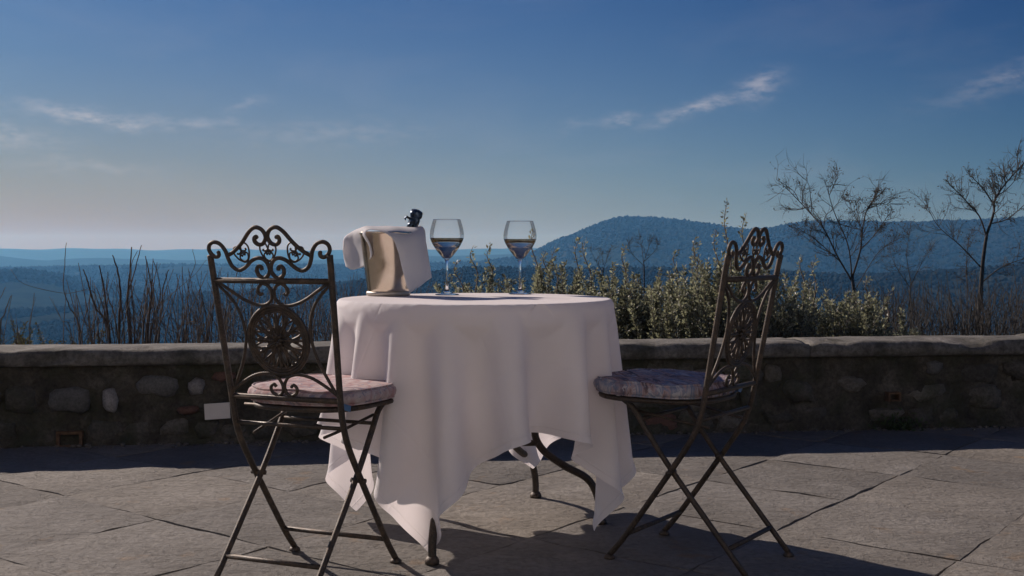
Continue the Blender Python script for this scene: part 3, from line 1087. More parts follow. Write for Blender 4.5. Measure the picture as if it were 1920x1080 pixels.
def zpx(py, Y):
    return EYE - (py - 467) / FPX * Y


leafy_shrub(905, 7.2, 0.22, zpx(495, 7.2), -0.9, 75, M['olive'], 'narrow olive green shrub just behind the table beside the wine glasses', 21, tall=[(-.06, zpx(463, 7.2), .3), (.05, zpx(462, 7.2), .3), (-.16, zpx(490, 7.2), .3)])
leafy_shrub(1030, 7.0, 0.30, zpx(478, 7.0), -0.9, 120, M['olive'], 'olive green shrub with one sprig rising beside the right wine glass', 22, tall=[(-.10, zpx(432, 7.0), .45), (.04, zpx(465, 7.0), .35), (-.02, zpx(470, 7), .3), (.19, zpx(448, 7.0), .4)])
leafy_shrub(1140, 7.4, 0.30, zpx(486, 7.4), -0.9, 130, M['olive'], 'dense grey green shrub against the right edge of the tablecloth', 23, tall=[(-.15, zpx(452, 7.4), .4), (.12, zpx(462, 7.4), .35)])
leafy_shrub(1255, 7.3, 0.32, zpx(500, 7.3), -0.9, 150, M['olive'], 'dense grey green shrub below the wooded hilltop', 24, tall=[(.2, zpx(455, 7.3), .4), (.05, zpx(470, 7.3), .3)])
leafy_shrub(1375, 7.0, 0.34, zpx(462, 7.0), -0.9, 170, M['olive'], 'tallest olive shrub with a long leafy leader beside the right chair', 25, tall=[(-.06, zpx(378, 7.0), .7), (.05, zpx(404, 7.0), .55), (-.20, zpx(445, 7.0), .4), (-.13, zpx(432, 7), .5)])
leafy_shrub(1500, 7.2, 0.36, zpx(515, 7.2), -0.9, 140, M['olive'], 'grey green shrub behind the back of the right chair', 26, tall=[(0.0, zpx(478, 7.2), .35), (.08, zpx(486, 7.2), .3)])
leafy_shrub(1610, 7.3, 0.32, zpx(540, 7.3), -0.9, 110, M['olive'], 'low grey green shrub thinning out right of the right chair', 27, tall=[(.22, zpx(545, 7.3), .3), (.05, zpx(520, 7.3), .3)])
leafy_shrub(30, 6.6, 0.30, zpx(592, 6.6), -0.5, 46, M['drygreen'], 'low sparse green growth at the far left end above the wall', 28, leaf=(.010, .022))
leafy_shrub(115, 6.7, 0.25, zpx(600, 6.7), -0.5, 28, M['drygreen'], 'sparse weedy growth right of the far left stems', 29, leaf=(.010, .020))
leafy_shrub(850, 7.6, 0.22, zpx(520, 7.6), -0.9, 36, M['drygreen'], 'thin sparse shrub between the wine cooler and the left wine glass', 30, leaf=(.012, .024))


def bare_shrub(px, Y, label, traced, n_extra, half, tops, seed, root_z=-0.6, thin=1.0):
    """Bare coppiced stems; traced holds (px, py) runs of the main ones, root first."""
    rg = np.random.default_rng(seed)
    cx = (px - 960) / FPX * Y
    root = empty('bare_shrub', (cx, Y, root_z))
    tag(root, label, 'shrub', 'bare winter shrubs behind the wall')
    org = np.array([cx, Y, root_z])
    for (run, w) in traced:
        P = [at(a, b, Y + rg.normal() * 0.04) for (a, b) in run]
        base = P[0] + (P[0] - P[1]) * 0.2
        base = np.array([base[0] * 0.5 + cx * 0.5, Y, root_z])
        spine = catmull(np.array([base] + P) - org, 6)
        spine += rg.normal(size=spine.shape) * 0.0009
        b = MB()
        b.tube(spine, np.linspace(w, w * 0.36, len(spine)) * 0.72, 6)
        b.build('stem', M['bark'], root)
    tw = MB()
    for k in range(n_extra):
        u = rg.normal() * 0.55
        h = (tops[0] + rg.random() * (tops[1] - tops[0])) - root_z
        lean = u * half * (0.6 + rg.random() * 0.7)
        bx = u * half * 0.75
        b0 = np.array([bx, rg.normal() * .15, 0])
        spine = catmull([b0, b0 + np.array([lean * .2 + rg.normal() * .02, 0, h * .45]), b0 + np.array([lean * .45 + rg.normal() * .03, rg.normal() * .05, h * .75]), b0 + np.array([lean * .6 + rg.normal() * .05, rg.normal() * .08, h])], 5)
        tw.tube(spine, np.linspace(0.0042, 0.0014, len(spine)) * thin * (0.6 + rg.random() * 0.8), 4, cap=False)
        for _ in range(rg.integers(1, 4)):
            i = rg.integers(6, len(spine) - 3)
            e = spine[i] + np.array([rg.normal() * .09, rg.normal() * .05, .08 + rg.random() * .16])
            tw.tube(catmull([spine[i], (spine[i] + e) / 2 + rg.normal(size=3) * .01, e], 4), np.linspace(0.0024, 0.001, 9) * thin, 3, cap=False)
    tw.build('twigs', M['bark2'] if px > 1600 else M['bark'], root, kind='stuff')
    return root


bare_shrub(240, 6.5, 'largest bare shrub of thick brown cut stems left of the left chair', [
    ([(205, 640), (178, 575), (165, 530), (156, 505)], .011), ([(205, 640), (188, 560), (178, 535)], .007),
    ([(206, 640), (198, 565), (192, 525), (186, 498)], .011), ([(222, 640), (201, 550), (203, 510)], .007),
    ([(224, 640), (226, 560), (222, 515), (211, 478)], .012), ([(243, 640), (238, 575), (243, 515), (247, 463)], .012),
    ([(247, 640), (240, 560), (252, 510), (265, 460)], .008), ([(252, 640), (246, 545), (247, 495), (258, 470)], .006),
    ([(268, 640), (273, 580), (271, 550)], .010), ([(272, 640), (285, 565), (279, 510), (272, 480)], .009),
    ([(276, 640), (283, 560), (287, 485)], .008), ([(280, 640), (302, 590), (305, 545), (316, 505)], .009),
    ([(282, 640), (300, 560), (296, 515), (287, 488)], .007), ([(215, 640), (190, 590), (172, 545), (120, 550), (45, 532), (20, 505)], .004),
    ([(260, 640), (300, 575), (330, 545), (365, 515), (387, 487)], .0035), ([(255, 640), (290, 605), (330, 580), (318, 555)], .004)],
    46, 0.34, (zpx(560, 6.5), zpx(490, 6.5)), 41)
bare_shrub(370, 6.7, 'bare shrub of fine upright twigs close to the left chair back', [
    ([(345, 640), (372, 600), (380, 565)], .008), ([(350, 640), (352, 560), (357, 520), (366, 495), (361, 467)], .005), ([(388, 640), (380, 560), (368, 515)], .006),
    ([(396, 640), (402, 560), (412, 505)], .006), ([(330, 640), (372, 605), (384, 580)], .006)],
    60, 0.30, (zpx(590, 6.7), zpx(500, 6.7)), 42)
bare_shrub(520, 6.8, 'thin bare shrub seen through the back of the left chair', [([(470, 640), (478, 570), (470, 530)], .004), ([(560, 640), (556, 560), (566, 520)], .004)], 80, 0.40, (zpx(590, 6.8), zpx(515, 6.8)), 43)
bare_shrub(150, 6.6, 'single tall bare whip standing left of the big bare shrub', [([(150, 640), (130, 575), (119, 540), (121, 500), (124, 455)], .0065), ([(135, 640), (115, 600), (98, 560)], .004)], 10, 0.2, (zpx(600, 6.6), zpx(540, 6.6)), 44)
bare_shrub(-5, 6.4, 'bare stems cut off by the left edge of the photo', [([(0, 640), (8, 590), (20, 555)], .008), ([(-20, 640), (-8, 580), (10, 538)], .006)], 8, 0.15, (zpx(600, 6.4), zpx(550, 6.4)), 45)
bare_shrub(680, 9.0, 'hazy fine twigged shrub beyond the wine cooler', [], 120, 0.55, (zpx(600, 9.0), zpx(508, 9.0)), 46)
bare_shrub(1780, 8.5, 'brown thicket of fine twigs between the two bare trees', [], 170, 0.6, (zpx(610, 8.5), zpx(530, 8.5)), 47, thin=1.1)
bare_shrub(1900, 8.8, 'brown thicket of fine twigs at the right edge', [], 170, 0.55, (zpx(600, 8.8), zpx(505, 8.8)), 48, thin=1.1)
bare_shrub(1660, 9.0, 'low brown thicket under the left bare tree', [], 130, 0.5, (zpx(600, 9.0), zpx(520, 9.0)), 49, thin=1.1)


# ------------------------------------------------------------------ bare trees beyond the wall
def bare_tree(px, Y, label, trunk, limbs, seed, tw, leafn, leafsize, depth=3, group='bare winter trees beyond the wall'):
    rg = np.random.default_rng(seed)
    base = at(*trunk[0], Y)
    zg = float(terrain_z(np.array([base[0]]), np.array([Y]))[0])
    org = np.array([base[0], Y, zg])
    root = empty('bare_tree', tuple(org))
    tag(root, label, 'tree', group)
    P = [at(a, b, Y) for (a, b) in trunk]
    P = [np.array([base[0], Y, zg - 0.1])] + P
    b = MB()
    sp = catmull(np.array(P) - org, 6)
    b.tube(sp, np.linspace(tw * 0.8, tw * 0.42, len(sp)), 8)
    b.build('trunk', M['bark2'], root)
    tips = []
    fine = MB()

    def grow(p, d, ln, r, lv):
        n = 5
        pts = [p]
        for i in range(n):
            d = d + rg.normal(size=3) * 0.16 + np.array([0, 0, 0.05])
            d /= np.linalg.norm(d)
            pts.append(pts[-1] + d * ln / n)
        fine.tube(pts, np.linspace(r, r * 0.5, n + 1), 4 if lv > 1 else 3, cap=False)
        if lv <= 0:
            tips.extend(pts[2:])
            return
        for k in range(rg.integers(3, 7)):
            i = rg.integers(1, n + 1)
            nd = d + rg.normal(size=3) * 0.55
            grow(pts[i], nd / np.linalg.norm(nd), ln * (0.45 + rg.random() * 0.35), r * 0.58, lv - 1)

    for (run, w) in limbs:
        L = np.array([at(a, b_, Y + (rg.normal() * 0.06 * Y * 0.1 if i else 0)) for i, (a, b_) in enumerate(run)]) - org
        sp = catmull(L, 6)
        b = MB()
        b.tube(sp, np.linspace(w, w * 0.35, len(sp)) * 0.45, 6)
        b.build('limb', M['bark2'], root)
        T = np.gradient(sp, axis=0)
        tot = np.linalg.norm(np.diff(sp, axis=0), axis=1).sum()
        for k in range(int(4 + 2 * len(run))):
            i = rg.integers(len(sp) // 4, len(sp))
            d = T[i] / np.linalg.norm(T[i]) + rg.normal(size=3) * 0.6
            grow(sp[i], d / np.linalg.norm(d), tot * (0.14 + rg.random() * 0.16), w * 0.20, depth - 1)
        grow(sp[-1], T[-1] / np.linalg.norm(T[-1]), tot * 0.1, w * 0.16, depth - 1)
    fine.build('twigs', M['bark2'], root, kind='stuff')
    if leafn:
        tips = np.array(tips)
        pk = tips[rg.integers(0, len(tips), leafn)] + rg.normal(size=(leafn, 3)) * 0.015
        leaf_mesh('leaves', pk, rg.normal(size=(leafn, 3)) + np.array([0, 0, -0.4]), leafsize, M['dryleaf'], root, width=0.55, seed=seed)
    return root


bare_tree(1600, 17, 'small bare tree with spreading crown and few dry leaves right of the right chair', [(1603, 640), (1602, 560), (1598, 520)], [
    ([(1598, 520), (1613, 470), (1617, 430), (1625, 395), (1640, 370)], .035), ([(1599, 530), (1570, 480), (1545, 430), (1515, 395), (1480, 358)], .035),
    ([(1598, 525), (1590, 460), (1565, 400), (1550, 350)], .026), ([(1612, 470), (1640, 440), (1668, 400)], .020), ([(1575, 490), (1530, 450), (1500, 430)], .018),
    ([(1605, 540), (1650, 470), (1700, 440)], .016), ([(1617, 430), (1600, 400), (1590, 370)], .016)], 61, 0.055, 1100, (.016, .038))
bare_tree(1838, 15, 'taller bare tree with forked trunk at the right edge of the view', [(1832, 640), (1838, 560), (1843, 490), (1850, 440)], [
    ([(1850, 440), (1863, 400), (1865, 375), (1885, 345), (1920, 305)], .040), ([(1865, 385), (1840, 350), (1815, 325)], .022), ([(1850, 445), (1836, 405), (1810, 375), (1785, 350)], .026),
    ([(1856, 420), (1890, 410), (1925, 380)], .022), ([(1868, 372), (1862, 345), (1860, 325)], .018), ([(1838, 500), (1800, 460), (1760, 425), (1740, 390)], .020),
    ([(1840, 530), (1880, 500), (1935, 480)], .022), ([(1815, 560), (1812, 500), (1815, 455)], .020)], 62, 0.050, 700, (.014, .032))
bare_tree(1208, 45, 'small distant bare tree above the shrubs right of the table', [(1208, 540), (1207, 495)], [
    ([(1207, 495), (1204, 470), (1200, 447)], .035), ([(1207, 492), (1215, 468), (1222, 448)], .035), ([(1206, 497), (1185, 475), (1178, 455)], .03), ([(1208, 490), (1228, 470), (1236, 452)], .028)], 63, 0.05, 0, (0, 0))
bare_tree(1130, 48, 'faint distant bare tree over the shrubs near the right wine glass', [(1130, 540), (1131, 510)], [
    ([(1131, 510), (1138, 485), (1146, 465)], .03), ([(1131, 512), (1118, 490), (1108, 470)], .03), ([(1131, 510), (1130, 485), (1126, 468)], .025)], 64, 0.045, 0, (0, 0))
bare_tree(1710, 22, 'thin bare sapling between the two larger bare trees', [(1708, 640), (1706, 560), (1708, 530)], [
    ([(1708, 530), (1700, 480), (1705, 440)], .02), ([(1708, 535), (1730, 490), (1750, 460)], .018), ([(1707, 540), (1680, 500), (1668, 470)], .018)], 65, 0.03, 60, (.03, .05))

# green weed at the wall foot
s, z = wall_point(1680, 790)
q = W0 + WT * s + WN * 0.05
rg = np.random.default_rng(3)
wd = empty('weed_tuft', (q[0], q[1], 0))
tag(wd, 'small dark green weed growing at the foot of the wall', 'weed')
n = 260
leaf_mesh('leaves', np.stack([rg.normal(size=n) * .06, rg.normal(size=n) * .014, np.abs(rg.normal(size=n)) * .035], -1), rg.normal(size=(n, 3)) + np.array([0, -.2, .9]), (.012, .03), M['weed'], wd, 0.4)

# ------------------------------------------------------------------ round iron table
TC = np.array([-0.118, 3.65])
TZ = 0.752
tb = empty('iron_table', (TC[0], TC[1], 0))
tag(tb, 'round garden table on curved iron legs under the white cloth', 'table')
b = MB()
b.lathe([(0.001, 0.722), (0.412, 0.722), (0.422, 0.727), (0.422, 0.740), (0.414, 0.745), (0.001, 0.745)], 64)
b.build('tabletop', mat_simple('pale bounce tabletop', (0.70, 0.66, 0.60), 0.6, 0, 20, 0.05, 0.05), tb)  # hidden top made pale to bounce light back through the cloth
HUB = (0.02, 0.02)
feet = [(-0.318, 0.315), (-0.113, -0.400), (0.410, 0.080), (0.205, 0.470)]
for (fx, fy) in feet:
    r = math.hypot(fx, fy)
    ux, uy = fx / r, fy / r
    prof = [(r, 0.012), (r * 0.985, 0.08), (r * 0.90, 0.15), (r * 0.70, 0.20), (r * 0.52, 0.26), (r * 0.47, 0.33), (r * 0.55, 0.45), (r * 0.70, 0.60), (r * 0.78, 0.722)]
    pts = catmull([(ux * a, uy * a, z) for (a, z) in prof], 6)
    b = MB()
    b.tube(pts, 0.0125, 10)
    lg = b.build('leg', M['iron'], tb)
    b = MB()
    b.lathe([(0.004, 0.001), (0.021, 0.001), (0.021, 0.012), (0.015, 0.022), (0.004, 0.024)], 14, (fx, fy, 0))
    b.build('foot_pad', M['iron'], lg)
for k, (fx, fy) in enumerate(feet):
    r = math.hypot(fx, fy)
    gx, gy = feet[(k + 1) % 4]
    r2 = math.hypot(gx, gy)
    a0 = np.array([fx, fy]) / r * 0.50 * r
    a1 = np.array([gx, gy]) / r2 * 0.50 * r2
    mid = (a0 + a1) / 2 * 0.55
    b = MB()
    b.tube(catmull([(a0[0], a0[1], 0.275), (mid[0], mid[1], 0.283), (a1[0], a1[1], 0.275)], 8), 0.0085, 8)
    b.build('stretcher', M['iron'], tb)

# ------------------------------------------------------------------ tablecloth (draped square, hanging corners and folds)
NCL = 54
CLOTH_MM = [
    [[-406, -385, -366, -353, -353, -363, -380, -401, -423, -439, -439, -419, -392, -366, -341, -316, -289, -271, -274, -287, -303, -314, -305, -276, -250, -229, -206, -177, -160, -161, -165, -160, -133, -109, -95, -80, -58, -28, -8, -1, 7, 21, 45, 76, 97, 104, 105, 103, 104, 113, 130, 152, 174, 193],
     [-428, -406, -385, -367, -356, -356, -368, -387, -409, -428, -438, -430, -405, -378, -353, -329, -302, -278, -274, -284, -300, -311, -306, -278, -251, -230, -206, -176, -159, -160, -163, -153, -126, -104, -90, -74, -49, -22, -7, 0, 9, 29, 58, 84, 97, 100, 101, 104, 114, 130, 152, 174, 193, 210],
     [-450, -428, -406, -385, -367, -358, -360, -374, -394, -415, -431, -435, -418, -391, -365, -341, -314, -288, -276, -282, -296, -308, -306, -280, -252, -230, -205, -176, -158, -158, -160, -146, -118, -98, -84, -66, -39, -17, -6, 0, 15, 40, 69, 87, 94, 96, 98, 107, 126, 151, 174, 193, 209, 223],
     [-472, -450, -428, -407, -385, -368, -359, -364, -380, -400, -420, -433, -427, -405, -378, -353, -327, -299, -281, -280, -292, -305, -306, -282, -253, -231, -205, -175, -157, -156, -156, -139, -111, -92, -77, -55, -28, -11, -4, 4, 23, 51, 75, 86, 89, 91, 99, 116, 141, 169, 193, 208, 221, 233],
     [-492, -472, -450, -429, -407, -386, -369, -363, -369, -386, -406, -424, -429, -417, -391, -364, -339, -311, -288, -280, -289, -302, -305, -284, -255, -231, -205, -175, -156, -154, -152, -131, -104, -86, -69, -44, -18, -6, 1, 14, 38, 61, 76, 82, 85, 91, 106, 130, 157, 182, 203, 219, 230, 242],
     [-503, -491, -472, -451, -429, -407, -386, -370, -365, -374, -392, -411, -425, -424, -404, -377, -351, -324, -298, -283, -286, -298, -303, -286, -256, -232, -204, -175, -155, -152, -147, -123, -97, -79, -60, -33, -11, -1, 9, 28, 53, 70, 75, 78, 83, 96, 119, 146, 171, 192, 209, 225, 241, 255],
     [-499, -499, -490, -472, -451, -429, -407, -387, -371, -368, -379, -397, -415, -424, -415, -390, -363, -337, -309, -289, -285, -294, -301, -287, -258, -232, -204, -175, -153, -150, -141, -115, -90, -72, -49, -22, -5, 4, 20, 44, 65, 75, 77, 78, 86, 108, 135, 160, 181, 198, 214, 233, 254, 276],
     [-483, -492, -495, -488, -471, -451, -429, -407, -387, -373, -372, -384, -402, -417, -420, -403, -376, -349, -321, -298, -287, -291, -299, -288, -260, -233, -204, -175, -152, -147, -135, -107, -84, -64, -38, -13, 0, 13, 35, 59, 73, 78, 80, 86, 101, 123, 148, 170, 187, 204, 223, 246, 270, 292],
     [-460, -473, -485, -491, -486, -471, -451, -429, -408, -387, -375, -375, -389, -406, -418, -412, -389, -362, -334, -308, -292, -289, -296, -289, -262, -233, -204, -175, -151, -144, -128, -99, -77, -54, -27, -6, 7, 25, 50, 70, 78, 81, 86, 100, 121, 141, 159, 177, 194, 215, 238, 263, 283, 297],
     [-434, -449, -464, -477, -485, -483, -470, -451, -429, -408, -388, -376, -380, -394, -410, -414, -401, -374, -347, -320, -300, -290, -293, -289, -263, -234, -204, -176, -149, -140, -120, -92, -69, -44, -17, 1, 17, 41, 64, 77, 82, 88, 100, 121, 141, 157, 170, 185, 206, 231, 255, 274, 285, 292],
     [-411, -424, -439, -454, -468, -478, -479, -469, -451, -429, -408, -389, -379, -385, -399, -410, -407, -387, -360, -332, -311, -296, -290, -288, -264, -235, -205, -177, -149, -135, -112, -83, -60, -32, -8, 9, 31, 56, 75, 83, 89, 100, 120, 141, 157, 171, 185, 202, 224, 247, 264, 273, 278, 281],
     [-401, -406, -416, -429, -444, -459, -471, -476, -468, -451, -430, -408, -390, -382, -389, -402, -408, -397, -372, -345, -322, -307, -291, -287, -265, -236, -207, -179, -150, -129, -104, -75, -50, -21, 0, 20, 46, 69, 84, 89, 100, 120, 141, 158, 172, 187, 205, 225, 241, 253, 260, 263, 265, 267],
     [-414, -407, -406, -411, -421, -435, -449, -462, -470, -466, -450, -430, -408, -392, -386, -394, -404, -402, -383, -357, -334, -319, -301, -287, -263, -236, -208, -180, -151, -124, -95, -66, -38, -11, 10, 36, 61, 79, 93, 100, 119, 140, 158, 174, 190, 209, 227, 241, 246, 247, 249, 251, 254, 260],
     [-439, -427, -417, -410, -410, -416, -427, -441, -454, -464, -462, -449, -429, -409, -393, -390, -398, -402, -389, -366, -349, -331, -308, -282, -254, -226, -198, -170, -142, -114, -86, -57, -28, 0, 24, 50, 72, 91, 101, 119, 140, 159, 175, 193, 212, 229, 240, 243, 242, 239, 240, 246, 257, 271],
     [-467, -454, -442, -429, -419, -412, -413, -420, -433, -446, -457, -460, -448, -429, -409, -398, -394, -402, -389, -375, -352, -325, -296, -268, -240, -212, -184, -156, -128, -100, -72, -44, -16, 12, 39, 63, 86, 102, 120, 141, 160, 177, 195, 215, 231, 239, 240, 238, 236, 238, 244, 259, 276, 294],
     [-492, -481, -469, -456, -444, -432, -422, -417, -418, -427, -438, -450, -454, -445, -428, -413, -406, -404, -391, -367, -338, -310, -282, -254, -226, -198, -171, -143, -115, -87, -59, -31, -3, 26, 54, 81, 104, 122, 141, 161, 180, 199, 218, 232, 238, 238, 237, 238, 245, 255, 268, 283, 300, 316],
     [-498, -496, -490, -481, -470, -458, -445, -433, -424, -420, -423, -432, -443, -448, -442, -425, -420, -408, -381, -353, -325, -297, -269, -241, -213, -185, -157, -129, -101, -73, -45, -17, 11, 39, 67, 95, 123, 144, 162, 182, 201, 220, 233, 237, 237, 239, 244, 255, 268, 281, 294, 306, 321, 337],
     [-478, -484, -488, -489, -486, -480, -470, -458, -446, -435, -427, -424, -428, -436, -443, -435, -422, -395, -367, -339, -311, -283, -255, -227, -199, -171, -143, -115, -87, -59, -31, -4, 24, 52, 80, 108, 136, 163, 184, 203, 220, 235, 238, 239, 244, 255, 268, 281, 294, 306, 318, 330, 345, 361],
     [-448, -456, -464, -471, -476, -479, -479, -475, -468, -458, -447, -437, -431, -432, -438, -434, -410, -381, -353, -325, -297, -269, -241, -214, -186, -158, -130, -102, -74, -46, -18, 10, 38, 66, 94, 122, 150, 178, 203, 220, 236, 241, 246, 256, 268, 281, 294, 307, 319, 332, 345, 356, 367, 376],
     [-418, -426, -434, -442, -449, -457, -464, -469, -471, -470, -464, -457, -448, -441, -443, -424, -396, -368, -340, -312, -284, -256, -228, -200, -172, -144, -116, -88, -60, -32, -4, 24, 52, 79, 107, 135, 163, 191, 219, 242, 249, 257, 269, 282, 295, 308, 321, 334, 345, 354, 361, 365, 367, 369],
     [-392, -398, -405, -412, -420, -428, -436, -443, -451, -457, -460, -460, -454, -446, -437, -410, -382, -354, -326, -298, -270, -242, -214, -186, -158, -130, -102, -75, -47, -19, 9, 37, 65, 93, 121, 149, 177, 205, 233, 260, 274, 284, 297, 310, 322, 334, 342, 349, 352, 353, 353, 352, 351, 351],
     [-388, -389, -391, -394, -399, -404, -410, -417, -423, -431, -437, -443, -447, -444, -425, -396, -368, -340, -312, -284, -256, -229, -201, -173, -145, -117, -89, -61, -33, -5, 23, 51, 79, 107, 135, 163, 190, 218, 246, 274, 295, 309, 320, 329, 336, 339, 341, 341, 340, 339, 338, 337, 337, 338],
     [-410, -407, -404, -402, -401, -400, -401, -403, -407, -413, -419, -426, -436, -436, -410, -382, -355, -327, -299, -271, -243, -215, -187, -159, -131, -103, -75, -47, -19, 9, 37, 64, 92, 120, 148, 176, 204, 232, 260, 288, 313, 320, 325, 331, 332, 332, 332, 333, 334, 335, 338, 340, 343, 347],
     [-439, -435, -432, -429, -425, -422, -419, -416, -414, -414, -416, -423, -434, -425, -397, -369, -341, -313, -285, -257, -229, -201, -173, -145, -117, -90, -62, -34, -6, 22, 50, 78, 106, 134, 162, 190, 218, 246, 273, 301, 329, 340, 337, 338, 340, 342, 345, 349, 353, 358, 362, 367, 372, 377],
     [-466, -462, -459, -455, -451, -448, -444, -441, -437, -433, -429, -426, -428, -412, -383, -355, -327, -299, -271, -244, -216, -188, -160, -132, -104, -76, -48, -20, 8, 36, 64, 92, 120, 148, 176, 203, 231, 259, 287, 315, 343, 360, 360, 363, 366, 370, 374, 379, 383, 388, 392, 397, 401, 406],
     [-481, -477, -473, -469, -464, -460, -455, -450, -445, -439, -432, -424, -418, -398, -370, -342, -314, -286, -258, -230, -202, -174, -146, -118, -90, -62, -34, -6, 22, 49, 77, 105, 133, 161, 189, 217, 245, 273, 301, 329, 357, 376, 382, 391, 396, 400, 405, 409, 414, 418, 422, 426, 431, 435],
     [-460, -457, -454, -451, -448, -445, -441, -437, -432, -425, -417, -409, -404, -384, -356, -328, -300, -272, -244, -216, -188, -160, -133, -105, -77, -49, -21, 7, 35, 63, 91, 119, 147, 175, 203, 231, 259, 287, 314, 342, 371, 390, 395, 405, 414, 422, 428, 434, 439, 444, 448, 453, 457, 462],
     [-430, -427, -424, -422, -419, -417, -414, -412, -409, -406, -402, -395, -391, -371, -342, -314, -286, -259, -231, -203, -175, -147, -119, -91, -63, -35, -7, 21, 49, 77, 105, 133, 161, 188, 216, 244, 272, 300, 328, 356, 384, 405, 413, 421, 427, 432, 436, 440, 444, 447, 450, 453, 456, 459],
     [-400, -397, -394, -392, -389, -386, -383, -381, -378, -376, -375, -374, -376, -357, -329, -301, -273, -245, -217, -189, -161, -133, -105, -77, -49, -21, 7, 34, 62, 90, 118, 146, 174, 202, 230, 258, 286, 314, 342, 370, 398, 417, 411, 412, 416, 418, 420, 422, 424, 426, 428, 430, 432, 434],
     [-369, -367, -364, -362, -359, -357, -356, -354, -353, -353, -353, -355, -359, -343, -315, -287, -259, -231, -203, -175, -147, -120, -92, -64, -36, -8, 20, 48, 76, 104, 132, 160, 188, 216, 244, 272, 299, 327, 355, 383, 412, 426, 417, 408, 403, 400, 399, 399, 399, 400, 401, 402, 404, 405],
     [-347, -347, -346, -346, -346, -346, -346, -346, -347, -346, -345, -343, -341, -329, -301, -273, -246, -218, -190, -162, -134, -106, -78, -50, -22, 6, 34, 62, 90, 118, 146, 173, 201, 229, 257, 285, 313, 341, 369, 397, 425, 434, 424, 416, 410, 405, 400, 395, 392, 389, 386, 384, 383, 382],
     [-351, -352, -353, -354, -355, -356, -356, -356, -355, -352, -347, -339, -328, -314, -288, -260, -232, -204, -176, -148, -120, -92, -64, -36, -8, 19, 47, 75, 103, 131, 159, 187, 215, 243, 271, 299, 327, 355, 383, 411, 436, 439, 442, 438, 433, 428, 423, 417, 411, 406, 401, 395, 390, 386],
     [-369, -370, -370, -370, -369, -367, -364, -358, -351, -341, -330, -319, -306, -295, -274, -246, -218, -190, -162, -135, -107, -79, -51, -23, 5, 33, 61, 89, 117, 145, 173, 201, 229, 257, 285, 312, 340, 368, 396, 425, 444, 451, 456, 458, 458, 456, 452, 447, 441, 436, 430, 424, 419, 413],
     [-386, -384, -381, -376, -369, -361, -350, -339, -327, -315, -303, -291, -281, -273, -261, -232, -205, -177, -149, -121, -93, -65, -37, -9, 19, 47, 75, 103, 130, 158, 186, 214, 242, 270, 298, 326, 354, 382, 410, 438, 443, 441, 448, 455, 463, 468, 471, 471, 469, 465, 460, 455, 449, 444],
     [-388, -379, -369, -358, -346, -334, -323, -311, -300, -288, -275, -264, -255, -248, -242, -219, -191, -163, -135, -107, -79, -51, -24, 4, 32, 60, 88, 116, 144, 172, 200, 228, 256, 284, 312, 340, 368, 396, 424, 444, 439, 434, 433, 436, 444, 453, 462, 470, 477, 481, 482, 481, 478, 474],
     [-365, -354, -342, -330, -319, -308, -297, -285, -272, -261, -253, -248, -244, -237, -220, -203, -178, -150, -122, -94, -66, -38, -10, 18, 46, 74, 102, 130, 158, 186, 214, 242, 270, 297, 325, 353, 381, 410, 434, 443, 450, 445, 436, 430, 429, 432, 439, 448, 458, 468, 476, 484, 489, 493],
     [-339, -328, -318, -307, -295, -283, -270, -259, -251, -247, -246, -245, -238, -219, -202, -184, -163, -136, -108, -80, -52, -24, 4, 32, 60, 87, 115, 143, 171, 199, 227, 255, 283, 311, 339, 367, 396, 422, 432, 441, 452, 459, 454, 444, 434, 427, 424, 426, 433, 442, 453, 463, 472, 482],
     [-317, -305, -294, -281, -268, -257, -250, -247, -247, -249, -246, -236, -219, -199, -180, -161, -144, -122, -95, -67, -39, -11, 17, 45, 73, 101, 129, 157, 185, 213, 241, 269, 297, 325, 353, 381, 408, 419, 419, 423, 441, 456, 465, 464, 456, 444, 434, 425, 421, 422, 428, 436, 446, 455],
     [-292, -279, -267, -256, -250, -247, -248, -251, -252, -247, -234, -216, -196, -177, -158, -140, -122, -104, -80, -53, -25, 3, 31, 59, 87, 115, 143, 171, 199, 227, 255, 282, 310, 339, 367, 391, 407, 410, 409, 410, 420, 438, 456, 469, 472, 467, 456, 444, 433, 424, 419, 418, 422, 430],
     [-265, -254, -248, -247, -249, -252, -256, -256, -248, -232, -212, -193, -176, -157, -137, -120, -108, -87, -65, -39, -12, 16, 44, 72, 100, 128, 156, 184, 212, 240, 268, 296, 325, 352, 373, 386, 406, 415, 408, 401, 404, 416, 435, 454, 471, 480, 478, 469, 457, 445, 433, 423, 416, 413],
     [-249, -249, -251, -255, -259, -261, -257, -246, -228, -209, -191, -174, -155, -135, -119, -109, -94, -72, -49, -25, 1, 29, 57, 86, 114, 142, 170, 198, 226, 254, 282, 308, 333, 347, 359, 373, 397, 415, 417, 406, 398, 400, 413, 431, 451, 469, 482, 486, 481, 471, 458, 446, 434, 423],
     [-254, -258, -262, -265, -265, -258, -244, -225, -206, -189, -173, -154, -134, -118, -108, -97, -79, -55, -37, -12, 15, 42, 67, 96, 125, 151, 179, 207, 235, 261, 287, 308, 332, 338, 345, 359, 384, 407, 421, 418, 405, 395, 396, 409, 428, 448, 467, 483, 492, 491, 484, 472, 460, 448],
     [-267, -270, -272, -269, -258, -241, -221, -203, -188, -172, -153, -132, -117, -108, -100, -84, -62, -43, -25, 1, 29, 54, 76, 105, 134, 150, 176, 203, 231, 256, 285, 311, 332, 339, 335, 346, 368, 394, 417, 426, 417, 403, 392, 393, 405, 424, 444, 464, 482, 495, 500, 496, 486, 475],
